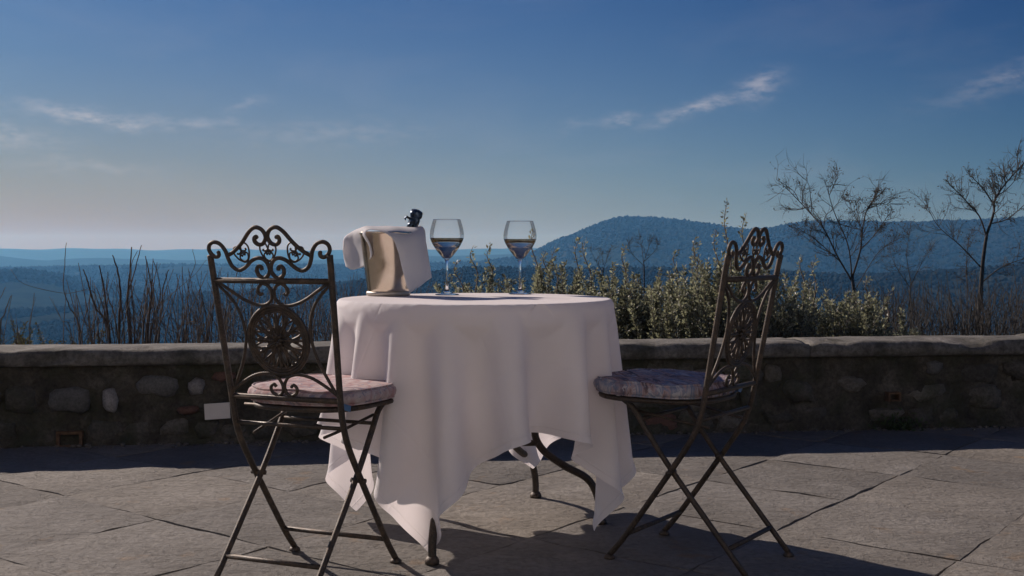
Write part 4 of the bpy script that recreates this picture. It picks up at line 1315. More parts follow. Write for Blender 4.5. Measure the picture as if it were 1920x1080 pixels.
     [-277, -276, -269, -256, -237, -218, -201, -186, -171, -152, -132, -116, -107, -101, -89, -68, -47, -32, -12, 15, 42, 62, 85, 114, 142, 153, 171, 198, 227, 253, 281, 310, 332, 341, 332, 335, 353, 378, 404, 425, 428, 417, 401, 390, 390, 402, 420, 440, 460, 479, 495, 505, 505, 499],
     [-279, -269, -253, -233, -215, -199, -185, -170, -151, -131, -115, -106, -101, -93, -74, -51, -35, -22, 1, 29, 53, 70, 94, 123, 148, 158, 167, 194, 223, 249, 277, 306, 331, 342, 333, 327, 338, 362, 389, 414, 430, 429, 415, 399, 388, 387, 398, 417, 436, 456, 476, 494, 508, 513],
     [-268, -250, -230, -213, -198, -185, -169, -150, -129, -113, -105, -102, -95, -80, -57, -38, -27, -11, 15, 41, 61, 77, 103, 132, 154, 157, 164, 189, 218, 246, 274, 301, 328, 343, 337, 325, 327, 347, 373, 399, 423, 435, 429, 414, 397, 385, 384, 395, 413, 433, 452, 472, 492, 509],
     [-246, -228, -212, -198, -184, -169, -149, -129, -112, -104, -101, -97, -85, -63, -41, -29, -18, 2, 29, 52, 67, 84, 111, 140, 158, 157, 162, 185, 214, 243, 270, 296, 325, 343, 340, 327, 320, 332, 356, 383, 409, 430, 438, 429, 413, 396, 384, 382, 392, 409, 429, 449, 469, 488],
     [-226, -212, -198, -185, -168, -149, -128, -111, -103, -100, -98, -89, -69, -46, -31, -22, -8, 15, 41, 61, 74, 92, 120, 147, 161, 158, 161, 182, 210, 240, 267, 291, 321, 342, 344, 330, 318, 321, 341, 367, 393, 418, 438, 440, 428, 411, 394, 381, 379, 389, 406, 425, 445, 465],
     [-213, -199, -185, -168, -148, -127, -110, -101, -99, -98, -92, -75, -51, -33, -23, -15, 3, 29, 53, 68, 80, 100, 129, 154, 163, 158, 160, 178, 206, 236, 263, 287, 315, 340, 346, 335, 319, 313, 326, 351, 377, 403, 428, 442, 441, 427, 409, 391, 379, 378, 386, 402, 421, 441],
     [-201, -186, -168, -147, -126, -109, -99, -97, -97, -94, -80, -57, -36, -24, -17, -6, 15, 42, 62, 74, 87, 108, 137, 159, 164, 158, 158, 175, 203, 233, 260, 282, 310, 338, 348, 340, 323, 311, 315, 335, 361, 387, 413, 436, 446, 441, 425, 407, 389, 378, 376, 384, 399, 418],
     [-186, -167, -147, -125, -108, -97, -95, -96, -95, -84, -64, -40, -25, -18, -11, 4, 29, 54, 70, 80, 93, 117, 145, 164, 165, 158, 158, 172, 199, 230, 256, 279, 305, 334, 349, 344, 328, 311, 307, 320, 345, 371, 396, 422, 443, 450, 441, 424, 404, 387, 376, 374, 381, 395],
     [-167, -146, -125, -107, -96, -92, -93, -94, -87, -69, -46, -27, -17, -12, -3, 16, 43, 64, 76, 86, 101, 125, 153, 167, 166, 159, 157, 170, 196, 226, 253, 275, 300, 329, 349, 347, 333, 315, 303, 307, 329, 355, 380, 406, 431, 449, 451, 440, 421, 402, 385, 375, 373, 379],
     [-146, -125, -106, -94, -89, -89, -92, -89, -75, -52, -30, -17, -11, -6, 6, 29, 55, 72, 82, 92, 108, 133, 160, 170, 167, 159, 157, 167, 193, 223, 249, 271, 295, 324, 348, 350, 337, 319, 304, 299, 314, 339, 365, 390, 416, 440, 454, 452, 438, 418, 398, 383, 374, 371],
     [-124, -105, -91, -85, -85, -88, -89, -79, -58, -34, -18, -10, -5, 1, 17, 43, 66, 79, 89, 99, 116, 142, 166, 172, 167, 160, 156, 164, 190, 219, 245, 267, 291, 318, 346, 353, 342, 324, 306, 295, 301, 323, 349, 374, 399, 426, 448, 459, 452, 434, 414, 395, 381, 374]],
    [[134, 139, 149, 167, 190, 211, 227, 240, 251, 269, 292, 309, 308, 298, 283, 270, 269, 290, 319, 345, 370, 398, 424, 428, 411, 388, 368, 365, 389, 419, 450, 480, 490, 474, 448, 422, 402, 403, 424, 452, 480, 506, 523, 522, 505, 481, 456, 432, 408, 385, 368, 360, 362, 373],
     [132, 134, 139, 150, 169, 192, 212, 227, 238, 253, 274, 296, 305, 300, 286, 272, 267, 281, 309, 336, 362, 389, 416, 425, 409, 387, 368, 367, 390, 421, 452, 480, 486, 467, 441, 416, 402, 411, 436, 464, 491, 513, 520, 508, 486, 461, 437, 413, 390, 372, 362, 364, 373, 386],
     [133, 133, 135, 140, 152, 171, 193, 212, 226, 239, 256, 279, 298, 300, 290, 276, 267, 274, 299, 327, 353, 380, 408, 421, 408, 386, 368, 368, 392, 422, 453, 480, 480, 460, 434, 411, 404, 421, 447, 475, 500, 515, 510, 491, 467, 442, 418, 395, 375, 365, 365, 374, 388, 404],
     [134, 135, 135, 135, 140, 153, 173, 195, 213, 226, 241, 261, 284, 297, 293, 280, 268, 269, 289, 318, 345, 371, 400, 416, 407, 386, 369, 370, 393, 424, 455, 478, 474, 453, 427, 409, 410, 432, 459, 486, 506, 510, 495, 472, 448, 423, 399, 379, 367, 366, 375, 390, 407, 424],
     [125, 133, 136, 135, 136, 141, 154, 175, 197, 214, 227, 244, 267, 287, 293, 283, 271, 267, 281, 308, 336, 362, 391, 411, 405, 385, 369, 372, 395, 425, 456, 476, 468, 445, 421, 409, 418, 443, 471, 495, 506, 498, 477, 453, 428, 404, 383, 370, 368, 377, 391, 409, 427, 445],
     [106, 122, 132, 136, 136, 136, 142, 156, 177, 198, 214, 229, 248, 272, 288, 285, 274, 266, 274, 298, 327, 354, 382, 405, 403, 384, 370, 374, 396, 427, 457, 473, 462, 438, 416, 412, 428, 455, 481, 500, 498, 481, 458, 434, 409, 387, 373, 370, 378, 393, 411, 429, 447, 462],
     [83, 102, 119, 131, 135, 136, 137, 143, 158, 180, 200, 216, 232, 254, 276, 284, 277, 267, 270, 289, 317, 345, 373, 398, 400, 383, 371, 376, 398, 428, 457, 469, 455, 431, 414, 418, 440, 467, 489, 497, 485, 463, 439, 415, 392, 376, 372, 380, 395, 412, 431, 448, 461, 468],
     [64, 79, 98, 116, 129, 135, 136, 137, 144, 160, 182, 202, 218, 236, 260, 277, 279, 270, 267, 281, 308, 336, 365, 391, 397, 382, 372, 379, 399, 430, 457, 464, 448, 426, 415, 427, 451, 476, 491, 487, 467, 444, 420, 397, 380, 375, 382, 396, 414, 432, 448, 459, 462, 456],
     [53, 63, 76, 94, 113, 127, 134, 136, 137, 145, 162, 184, 203, 220, 241, 264, 276, 272, 266, 275, 298, 327, 356, 383, 393, 381, 373, 382, 401, 431, 456, 459, 441, 422, 420, 437, 462, 482, 485, 472, 449, 425, 402, 384, 377, 383, 398, 415, 432, 447, 457, 457, 448, 434],
     [46, 54, 63, 74, 90, 109, 124, 133, 135, 138, 146, 164, 186, 205, 224, 247, 267, 272, 267, 270, 291, 318, 347, 375, 388, 380, 376, 387, 403, 432, 454, 453, 435, 421, 427, 448, 471, 481, 473, 454, 430, 407, 387, 380, 385, 399, 416, 433, 446, 453, 451, 440, 424, 408],
     [35, 46, 55, 62, 72, 86, 104, 121, 131, 135, 138, 147, 167, 188, 208, 229, 252, 267, 267, 267, 285, 310, 337, 366, 383, 378, 380, 392, 406, 432, 450, 448, 431, 424, 436, 458, 474, 472, 458, 435, 412, 392, 383, 388, 400, 417, 432, 444, 449, 443, 430, 414, 398, 383],
     [13, 29, 43, 54, 62, 70, 82, 100, 118, 129, 134, 138, 149, 169, 191, 211, 234, 256, 265, 265, 280, 304, 328, 357, 375, 376, 386, 399, 410, 432, 445, 443, 430, 429, 446, 464, 468, 459, 441, 417, 396, 386, 389, 402, 417, 432, 442, 444, 435, 421, 404, 389, 373, 358],
     [-9, 5, 21, 37, 50, 60, 69, 80, 96, 114, 127, 133, 138, 151, 172, 194, 215, 239, 256, 264, 275, 300, 322, 347, 364, 377, 390, 404, 416, 429, 436, 437, 437, 436, 454, 460, 457, 442, 424, 401, 390, 392, 403, 418, 431, 439, 437, 426, 410, 395, 379, 364, 348, 332],
     [-20, -12, -2, 12, 28, 44, 56, 66, 77, 92, 109, 124, 132, 138, 153, 175, 197, 220, 241, 253, 273, 296, 314, 329, 343, 357, 371, 385, 398, 411, 425, 436, 441, 443, 448, 450, 441, 429, 408, 395, 394, 404, 418, 429, 434, 429, 416, 400, 384, 369, 353, 338, 323, 312],
     [-25, -19, -13, -5, 5, 19, 36, 51, 63, 74, 87, 105, 121, 130, 138, 156, 178, 201, 222, 243, 260, 275, 288, 301, 315, 329, 342, 356, 370, 383, 397, 411, 425, 438, 442, 436, 435, 416, 403, 397, 404, 417, 427, 429, 421, 406, 390, 374, 358, 343, 328, 317, 312, 311],
     [-36, -26, -18, -12, -6, 2, 12, 27, 43, 57, 70, 83, 100, 117, 127, 141, 161, 184, 204, 219, 233, 246, 260, 273, 287, 301, 315, 328, 342, 355, 369, 383, 396, 410, 425, 433, 430, 414, 405, 405, 416, 422, 421, 411, 396, 380, 364, 348, 334, 324, 318, 318, 321, 325],
     [-60, -47, -34, -24, -15, -7, -1, 7, 19, 34, 50, 64, 78, 94, 112, 125, 145, 164, 178, 191, 205, 218, 232, 246, 259, 273, 287, 300, 314, 328, 341, 355, 368, 382, 396, 410, 422, 417, 406, 413, 415, 411, 401, 385, 369, 354, 339, 329, 324, 324, 327, 332, 337, 342],
     [-79, -71, -61, -48, -35, -23, -12, -4, 4, 13, 25, 41, 57, 72, 88, 105, 122, 136, 150, 163, 177, 190, 204, 218, 231, 245, 259, 272, 286, 300, 313, 327, 340, 354, 368, 381, 395, 408, 405, 404, 398, 391, 375, 359, 344, 334, 329, 329, 333, 338, 343, 346, 349, 349],
     [-84, -80, -75, -68, -60, -49, -37, -24, -12, -2, 8, 18, 32, 48, 64, 80, 95, 108, 122, 135, 149, 163, 176, 190, 203, 217, 231, 244, 258, 272, 285, 299, 312, 326, 340, 353, 367, 382, 391, 385, 380, 366, 351, 340, 334, 334, 337, 341, 344, 345, 345, 341, 335, 328],
     [-85, -81, -78, -74, -71, -66, -59, -50, -38, -25, -13, 0, 12, 23, 39, 53, 67, 80, 94, 107, 121, 135, 148, 162, 175, 189, 203, 216, 230, 244, 257, 271, 285, 298, 312, 325, 339, 353, 367, 373, 359, 346, 338, 337, 339, 341, 343, 341, 337, 331, 324, 315, 307, 300],
     [-96, -90, -85, -80, -75, -71, -67, -63, -57, -49, -39, -27, -14, -1, 11, 25, 39, 52, 66, 79, 93, 107, 120, 134, 148, 161, 175, 188, 202, 216, 229, 243, 257, 270, 284, 297, 311, 325, 339, 353, 348, 340, 338, 339, 337, 333, 326, 318, 310, 303, 295, 288, 282, 275],
     [-124, -116, -109, -101, -94, -87, -81, -75, -69, -63, -57, -49, -39, -29, -16, -3, 11, 24, 38, 51, 65, 79, 92, 106, 120, 133, 147, 161, 174, 188, 201, 215, 229, 242, 256, 270, 283, 297, 311, 325, 330, 330, 326, 320, 313, 305, 297, 290, 283, 276, 269, 262, 255, 248],
     [-144, -139, -134, -128, -122, -115, -107, -100, -92, -85, -78, -71, -65, -57, -44, -31, -17, -4, 10, 23, 37, 51, 64, 78, 92, 105, 119, 133, 146, 160, 173, 187, 201, 214, 228, 242, 255, 269, 283, 296, 308, 305, 298, 291, 283, 276, 269, 261, 254, 247, 240, 234, 227, 221],
     [-155, -151, -147, -143, -139, -135, -131, -126, -121, -115, -108, -101, -95, -86, -72, -59, -45, -32, -18, -4, 9, 23, 36, 50, 64, 77, 91, 105, 118, 132, 146, 159, 173, 186, 200, 214, 227, 241, 255, 268, 282, 283, 272, 263, 256, 249, 243, 238, 233, 229, 225, 223, 220, 218],
     [-168, -165, -161, -158, -155, -151, -148, -144, -141, -137, -134, -130, -124, -114, -100, -87, -73, -60, -46, -32, -19, -5, 8, 22, 36, 49, 63, 77, 90, 104, 118, 131, 145, 158, 172, 186, 199, 213, 227, 240, 255, 260, 254, 248, 242, 239, 237, 235, 233, 232, 231, 230, 229, 228],
     [-193, -190, -187, -184, -181, -178, -175, -172, -168, -165, -161, -156, -152, -142, -128, -115, -101, -88, -74, -60, -47, -33, -19, -6, 8, 21, 35, 49, 62, 76, 90, 103, 117, 131, 144, 158, 171, 185, 199, 212, 226, 235, 236, 239, 240, 239, 238, 238, 238, 237, 237, 237, 237, 237],
     [-213, -211, -210, -208, -206, -204, -202, -199, -196, -192, -187, -183, -180, -170, -156, -143, -129, -116, -102, -88, -75, -61, -47, -34, -20, -6, 7, 21, 34, 48, 62, 75, 89, 103, 116, 130, 144, 157, 171, 184, 198, 207, 208, 211, 215, 218, 219, 221, 222, 223, 224, 225, 225, 226],
     [-211, -211, -212, -213, -213, -213, -214, -214, -215, -215, -214, -210, -208, -198, -184, -171, -157, -144, -130, -116, -103, -89, -75, -62, -48, -34, -21, -7, 6, 20, 34, 47, 61, 75, 88, 102, 116, 129, 143, 156, 170, 180, 183, 186, 187, 189, 190, 192, 193, 194, 195, 197, 198, 199],
     [-202, -203, -204, -206, -207, -209, -211, -213, -216, -219, -223, -227, -234, -226, -212, -199, -185, -171, -158, -144, -131, -117, -103, -90, -76, -62, -49, -35, -21, -8, 6, 19, 33, 47, 60, 74, 88, 101, 115, 128, 142, 153, 157, 160, 161, 164, 166, 168, 170, 173, 175, 177, 180, 182],
     [-199, -202, -206, -209, -213, -217, -222, -227, -232, -237, -244, -251, -260, -255, -240, -227, -213, -199, -186, -172, -159, -145, -131, -118, -104, -90, -77, -63, -49, -36, -22, -9, 5, 19, 32, 46, 60, 73, 87, 100, 114, 124, 127, 131, 135, 140, 144, 148, 153, 157, 160, 164, 167, 170],
     [-217, -222, -227, -233, -238, -244, -249, -255, -260, -266, -272, -278, -284, -282, -268, -255, -241, -227, -214, -200, -186, -173, -159, -146, -132, -118, -105, -91, -77, -64, -50, -36, -23, -9, 4, 18, 32, 45, 59, 73, 86, 95, 98, 102, 106, 111, 115, 120, 125, 130, 135, 141, 146, 151],
     [-246, -251, -257, -262, -267, -272, -278, -283, -290, -296, -302, -307, -310, -308, -296, -283, -269, -255, -242, -228, -214, -201, -187, -173, -160, -146, -133, -119, -105, -92, -78, -64, -51, -37, -23, -10, 4, 17, 31, 44, 57, 65, 76, 83, 88, 93, 97, 100, 104, 107, 111, 115, 119, 123],
     [-271, -276, -282, -287, -294, -300, -307, -313, -318, -322, -325, -326, -326, -330, -325, -311, -297, -283, -270, -256, -242, -229, -215, -201, -188, -174, -161, -147, -133, -120, -106, -92, -79, -65, -51, -38, -24, -11, 3, 17, 29, 40, 52, 63, 73, 82, 89, 95, 99, 102, 105, 107, 110, 113],
     [-296, -303, -309, -316, -322, -327, -331, -332, -332, -330, -328, -327, -334, -347, -353, -339, -325, -311, -298, -284, -270, -257, -243, -229, -216, -202, -188, -175, -161, -148, -134, -120, -107, -93, -79, -66, -52, -39, -25, -11, 2, 15, 26, 36, 46, 57, 68, 79, 89, 97, 103, 107, 111, 114],
     [-326, -331, -334, -336, -336, -335, -332, -328, -324, -323, -325, -333, -345, -359, -373, -367, -353, -339, -325, -312, -298, -285, -271, -257, -244, -230, -216, -203, -189, -175, -162, -148, -135, -121, -107, -94, -80, -67, -53, -39, -25, -11, 3, 15, 26, 34, 43, 52, 63, 74, 85, 95, 104, 111],
     [-340, -338, -336, -332, -328, -323, -319, -318, -320, -328, -339, -354, -369, -382, -384, -391, -382, -367, -353, -340, -326, -313, -299, -285, -272, -258, -244, -231, -217, -203, -190, -176, -162, -149, -135, -122, -108, -95, -81, -65, -49, -36, -23, -10, 3, 16, 26, 35, 43, 50, 59, 69, 80, 91],
     [-330, -326, -321, -316, -312, -311, -314, -322, -334, -349, -365, -380, -394, -397, -401, -405, -408, -395, -381, -368, -354, -341, -327, -313, -300, -286, -272, -259, -245, -231, -218, -204, -190, -177, -163, -150, -136, -122, -104, -90, -74, -58, -43, -33, -22, -10, 4, 18, 29, 37, 45, 51, 59, 67],
     [-312, -308, -305, -305, -309, -318, -331, -345, -361, -376, -391, -404, -409, -410, -405, -403, -417, -422, -410, -396, -382, -369, -355, -341, -327, -314, -300, -287, -273, -259, -246, -232, -218, -205, -191, -178, -164, -145, -123, -104, -94, -82, -67, -51, -39, -30, -20, -8, 5, 19, 31, 41, 49, 57],
     [-298, -299, -304, -313, -327, -341, -357, -372, -387, -402, -413, -416, -413, -405, -398, -406, -418, -430, -433, -425, -411, -396, -383, -369, -355, -342, -328, -315, -301, -287, -273, -260, -246, -233, -219, -204, -185, -163, -142, -122, -105, -97, -88, -75, -59, -45, -35, -26, -18, -6, 7, 21, 34, 45],
     [-297, -308, -322, -338, -353, -367, -382, -398, -412, -421, -420, -414, -403, -395, -399, -413, -431, -440, -442, -441, -439, -425, -411, -397, -383, -370, -356, -342, -329, -315, -301, -288, -274, -260, -242, -220, -204, -183, -162, -141, -120, -105, -98, -93, -83, -67, -50, -38, -30, -23, -15, -5, 9, 23],
     [-318, -334, -349, -363, -378, -393, -408, -421, -426, -422, -412, -400, -392, -395, -409, -430, -447, -454, -442, -439, -441, -442, -436, -425, -411, -398, -385, -371, -357, -343, -329, -314, -296, -275, -251, -230, -220, -203, -181, -161, -141, -120, -105, -99, -94, -87, -74, -58, -43, -33, -25, -18, -10, -1],
     [-344, -359, -373, -388, -404, -418, -428, -429, -422, -411, -398, -390, -392, -407, -427, -447, -460, -456, -438, -430, -434, -436, -446, -437, -430, -417, -404, -391, -376, -360, -345, -326, -309, -285, -259, -238, -230, -220, -201, -179, -161, -141, -120, -105, -98, -96, -91, -81, -65, -49, -36, -27, -19, -12],
     [-368, -383, -398, -414, -428, -434, -432, -422, -409, -395, -387, -389, -404, -425, -446, -463, -465, -447, -428, -423, -427, -436, -453, -445, -439, -416, -400, -385, -373, -354, -351, -342, -322, -297, -270, -246, -233, -230, -219, -198, -177, -160, -141, -120, -104, -97, -96, -94, -87, -73, -56, -40, -28, -19],
     [-393, -409, -424, -435, -438, -432, -421, -407, -393, -385, -387, -401, -422, -444, -464, -471, -459, -436, -420, -417, -424, -444, -460, -454, -443, -416, -393, -379, -369, -352, -358, -354, -335, -310, -283, -257, -238, -234, -231, -218, -196, -176, -160, -141, -120, -104, -97, -95, -94, -89, -79, -64, -47, -32],
     [-419, -433, -441, -441, -432, -419, -404, -390, -382, -385, -399, -420, -442, -463, -477, -470, -449, -425, -413, -415, -428, -452, -466, -460, -445, -417, -389, -374, -364, -349, -358, -364, -348, -322, -296, -269, -245, -236, -236, -232, -215, -193, -175, -159, -141, -120, -103, -95, -93, -93, -91, -84, -71, -54],
     [-442, -446, -442, -431, -417, -401, -388, -380, -382, -397, -417, -440, -462, -478, -480, -461, -437, -415, -408, -415, -436, -460, -472, -465, -445, -415, -387, -369, -358, -347, -358, -370, -359, -335, -308, -282, -255, -239, -237, -239, -232, -212, -191, -174, -159, -141, -120, -102, -93, -91, -92, -91, -87, -77],
     [-450, -442, -429, -414, -398, -385, -378, -381, -394, -415, -438, -460, -479, -485, -473, -449, -424, -407, -406, -420, -445, -468, -477, -468, -445, -414, -385, -365, -353, -346, -358, -374, -369, -347, -320, -295, -268, -245, -237, -240, -242, -231, -210, -189, -174, -159, -141, -120, -102, -92, -88, -88, -89, -87],
     [-440, -426, -410, -395, -382, -375, -378, -392, -413, -436, -458, -479, -490, -483, -462, -436, -413, -401, -407, -428, -454, -475, -483, -471, -444, -413, -383, -361, -348, -344, -358, -377, -378, -359, -332, -307, -282, -255, -240, -239, -245, -244, -229, -207, -188, -174, -159, -141, -119, -101, -89, -85, -84, -84],
     [-421, -405, -391, -379, -373, -377, -390, -410, -433, -456, -478, -493, -492, -474, -449, -423, -403, -398, -412, -436, -463, -483, -487, -471, -443, -412, -382, -358, -345, -344, -358, -378, -385, -371, -344, -318, -295, -268, -246, -238, -243, -249, -245, -227, -205, -187, -173, -159, -141, -120, -100, -88, -81, -79],
     [-401, -387, -376, -371, -375, -388, -408, -431, -454, -476, -494, -499, -486, -462, -436, -411, -396, -399, -419, -445, -471, -490, -491, -472, -442, -411, -381, -356, -342, -343, -357, -379, -390, -382, -356, -330, -307, -282, -256, -240, -241, -249, -253, -244, -224, -203, -186, -174, -159, -141, -119, -100, -86, -78],
     [-383, -374, -370, -374, -387, -406, -428, -452, -474, -495, -504, -497, -475, -449, -422, -400, -392, -403, -427, -454, -480, -496, -495, -471, -441, -410, -380, -353, -340, -342, -357, -379, -394, -392, -369, -342, -318, -295, -268, -246, -240, -246, -255, -256, -243, -221, -201, -186, -174, -160, -141, -119, -99, -84],
     [-371, -369, -373, -385, -404, -426, -449, -472, -494, -508, -505, -488, -463, -436, -410, -392, -392, -410, -436, -463, -488, -503, -497, -470, -440, -409, -379, -351, -337, -342, -358, -379, -397, -401, -381, -354, -329, -307, -282, -255, -242, -244, -253, -260, -257, -241, -219, -200, -187, -175, -160, -141, -119, -99],
     [-367, -372, -384, -402, -424, -447, -470, -492, -510, -512, -499, -476, -449, -422, -398, -386, -395, -417, -445, -472, -496, -508, -498, -469, -439, -408, -378, -349, -335, -341, -358, -379, -399, -407, -393, -366, -341, -319, -295, -268, -247, -243, -250, -260, -264, -258, -239, -217, -200, -189, -177, -161, -141, -119],
     [-373, -383, -400, -421, -444, -467, -490, -510, -519, -510, -489, -463, -436, -409, -387, -384, -400, -426, -454, -481, -504, -513, -498, -468, -438, -407, -377, -348, -333, -341, -358, -379, -400, -413, -404, -378, -352, -330, -308, -282, -256, -244, -248, -259, -267, -268, -257, -236, -215, -202, -192, -179, -161, -141]],
    [[28, 50, 72, 94, 115, 135, 155, 174, 193, 212, 231, 247, 261, 274, 286, 298, 311, 322, 332, 342, 351, 360, 368, 371, 371, 370, 370, 370, 368, 367, 366, 364, 357, 348, 339, 330, 321, 310, 299, 288, 278, 268, 258, 248, 237, 227, 217, 205, 191, 179, 167, 155, 141, 125],
     [50, 72, 94, 116, 138, 159, 179, 198, 217, 236, 255, 273, 289, 302, 314, 326, 339, 351, 362, 371, 380, 390, 398, 401, 402, 401, 401, 401, 399, 398, 397, 394, 387, 377, 368, 359, 348, 336, 325, 313, 302, 291, 279, 266, 253, 241, 230, 220, 210, 198, 186, 171, 156, 139],
     [72, 94, 116, 138, 160, 181, 202, 222, 241, 260, 280, 299, 316, 330, 342, 355, 367, 380, 391, 401, 410, 419, 428, 432, 433, 432, 432, 432, 430, 429, 427, 424, 416, 407, 398, 388, 377, 364, 352, 340, 327, 314, 299, 284, 270, 257, 245, 234, 225, 216, 202, 186, 170, 154],
     [94, 116, 138, 160, 182, 204, 225, 246, 266, 285, 304, 323, 342, 357, 371, 383, 395, 408, 420, 430, 439, 449, 458, 463, 464, 463, 463, 463, 461, 460, 458, 454, 446, 437, 427, 417, 405, 392, 380, 367, 354, 338, 321, 304, 289, 274, 261, 249, 238, 228, 217, 201, 185, 169],
     [116, 138, 160, 182, 204, 226, 248, 269, 289, 309, 328, 348, 367, 384, 399, 411, 424, 436, 449, 459, 469, 478, 487, 493, 495, 494, 494, 494, 492, 491, 489, 484, 476, 466, 457, 446, 434, 421, 408, 395, 380, 362, 343, 325, 309, 293, 278, 264, 251, 239, 227, 215, 200, 184],
     [137, 159, 182, 204, 226, 248, 270, 292, 313, 333, 353, 372, 391, 410, 426, 440, 452, 465, 477, 489, 499, 508, 517, 524, 526, 525, 525, 525, 523, 522, 520, 514, 505, 496, 486, 474, 462, 449, 436, 422, 405, 386, 367, 348, 330, 313, 296, 280, 264, 250, 238, 226, 214, 198],
     [156, 180, 203, 226, 248, 270, 292, 314, 336, 357, 377, 396, 415, 435, 453, 468, 481, 493, 506, 518, 528, 537, 547, 554, 556, 556, 556, 556, 554, 552, 550, 544, 535, 525, 515, 503, 490, 477, 464, 448, 430, 411, 392, 372, 353, 333, 314, 296, 279, 264, 249, 237, 225, 211],
     [174, 199, 224, 247, 269, 292, 314, 336, 358, 380, 400, 420, 440, 459, 478, 495, 509, 521, 534, 546, 557, 567, 576, 584, 587, 587, 587, 587, 585, 583, 580, 574, 564, 554, 544, 531, 518, 505, 491, 474, 454, 435, 416, 396, 376, 354, 333, 314, 295, 278, 262, 248, 234, 220],
     [191, 217, 242, 267, 291, 313, 336, 358, 380, 402, 423, 444, 464, 483, 503, 521, 537, 550, 562, 575, 586, 596, 606, 614, 618, 618, 618, 618, 616, 614, 611, 603, 593, 584, 572, 559, 547, 533, 517, 498, 479, 459, 440, 420, 398, 376, 354, 332, 312, 294, 277, 260, 243, 227],
     [208, 234, 260, 285, 310, 334, 357, 380, 402, 424, 446, 467, 488, 508, 527, 546, 564, 578, 591, 603, 615, 626, 635, 644, 649, 649, 649, 649, 647, 645, 641, 633, 623, 613, 601, 588, 575, 559, 542, 522, 503, 484, 463, 442, 420, 398, 375, 353, 331, 311, 291, 272, 253, 235],
     [225, 251, 276, 302, 328, 354, 378, 401, 424, 446, 468, 490, 511, 532, 551, 571, 590, 606, 619, 632, 644, 655, 665, 674, 679, 680, 680, 679, 678, 675, 671, 662, 652, 641, 629, 616, 602, 585, 566, 547, 527, 507, 486, 464, 442, 419, 396, 374, 350, 328, 305, 284, 263, 244],
     [242, 268, 293, 319, 345, 371, 397, 422, 445, 468, 490, 512, 534, 555, 575, 595, 614, 632, 647, 660, 672, 683, 694, 704, 709, 711, 711, 709, 708, 706, 700, 691, 681, 670, 657, 644, 628, 610, 590, 571, 551, 530, 508, 486, 463, 440, 417, 394, 369, 344, 319, 296, 275, 255],
     [258, 285, 311, 337, 362, 388, 414, 440, 465, 489, 512, 534, 556, 578, 599, 619, 639, 658, 674, 688, 701, 712, 723, 733, 738, 742, 742, 741, 739, 736, 729, 720, 709, 698, 685, 670, 653, 633, 614, 595, 574, 552, 530, 507, 484, 461, 437, 412, 386, 360, 334, 310, 287, 266],
     [272, 300, 327, 353, 380, 405, 431, 457, 483, 508, 533, 556, 578, 600, 622, 643, 663, 682, 700, 714, 728, 740, 751, 755, 757, 757, 758, 758, 757, 756, 754, 748, 738, 726, 711, 695, 676, 657, 639, 618, 596, 574, 551, 528, 505, 480, 455, 429, 402, 375, 349, 324, 300, 277],
     [286, 313, 341, 369, 396, 422, 449, 474, 500, 526, 552, 576, 600, 622, 644, 666, 687, 707, 724, 742, 755, 760, 757, 756, 756, 756, 756, 756, 756, 756, 756, 756, 758, 753, 738, 719, 701, 682, 662, 640, 618, 595, 572, 548, 524, 498, 471, 445, 418, 391, 365, 338, 313, 288],
     [300, 327, 355, 382, 410, 438, 465, 491, 517, 543, 569, 595, 620, 644, 666, 688, 709, 731, 749, 758, 758, 756, 756, 756, 756, 756, 756, 756, 756, 756, 756, 756, 756, 756, 756, 745, 724, 705, 684, 662, 639, 616, 592, 566, 540, 514, 487, 461, 434, 407, 380, 352, 325, 299],
     [314, 342, 369, 397, 424, 452, 479, 507, 534, 560, 586, 612, 638, 663, 688, 710, 732, 753, 759, 756, 756, 756, 756, 756, 756, 756, 756, 756, 756, 756, 756, 756, 756, 756, 756, 757, 749, 726, 705, 683, 660, 635, 609, 583, 556, 530, 503, 476, 449, 421, 393, 365, 337, 311],
     [324, 353, 382, 411, 438, 466, 493, 521, 548, 576, 603, 630, 655, 681, 707, 731, 753, 760, 756, 756, 756, 756, 756, 756, 756, 756, 756, 756, 756, 756, 756, 756, 756, 756, 756, 756, 756, 749, 726, 702, 677, 652, 626, 599, 572, 545, 518, 490, 462, 434, 406, 378, 350, 323],
     [332, 362, 392, 421, 450, 479, 507, 535, 563, 590, 618, 645, 672, 698, 724, 749, 759, 756, 756, 756, 756, 756, 756, 756, 756, 756, 756, 756, 756, 756, 756, 756, 756, 756, 756, 756, 756, 756, 745, 719, 695, 668, 642, 615, 587, 559, 531, 503, 475, 447, 419, 390, 362, 333],
     [340, 370, 400, 430, 460, 489, 519, 548, 576, 604, 632, 660, 687, 714, 742, 758, 756, 756, 756, 756, 756, 756, 756, 756, 756, 756, 756, 756, 756, 756, 756, 756, 756, 756, 756, 756, 756, 756, 756, 738, 711, 684, 657, 629, 601, 573, 544, 516, 488, 459, 430, 400, 370, 340],
     [349, 379, 408, 438, 468, 498, 527, 557, 587, 616, 645, 673, 701, 728, 755, 758, 756, 756, 756, 756, 756, 756, 756, 756, 756, 756, 756, 756, 756, 756, 756, 756, 756, 756, 756, 756, 756, 756, 756, 753, 725, 697, 670, 642, 614, 585, 556, 527, 497, 467, 437, 407, 377, 346],
     [357, 387, 417, 447, 477, 506, 536, 566, 595, 625, 655, 684, 713, 741, 760, 756, 756, 756, 756, 756, 756, 756, 756, 756, 756, 756, 756, 756, 756, 756, 756, 756, 756, 756, 756, 756, 756, 756, 756, 758, 738, 711, 682, 653, 624, 594, 564, 534, 504, 474, 443, 413, 383, 353],
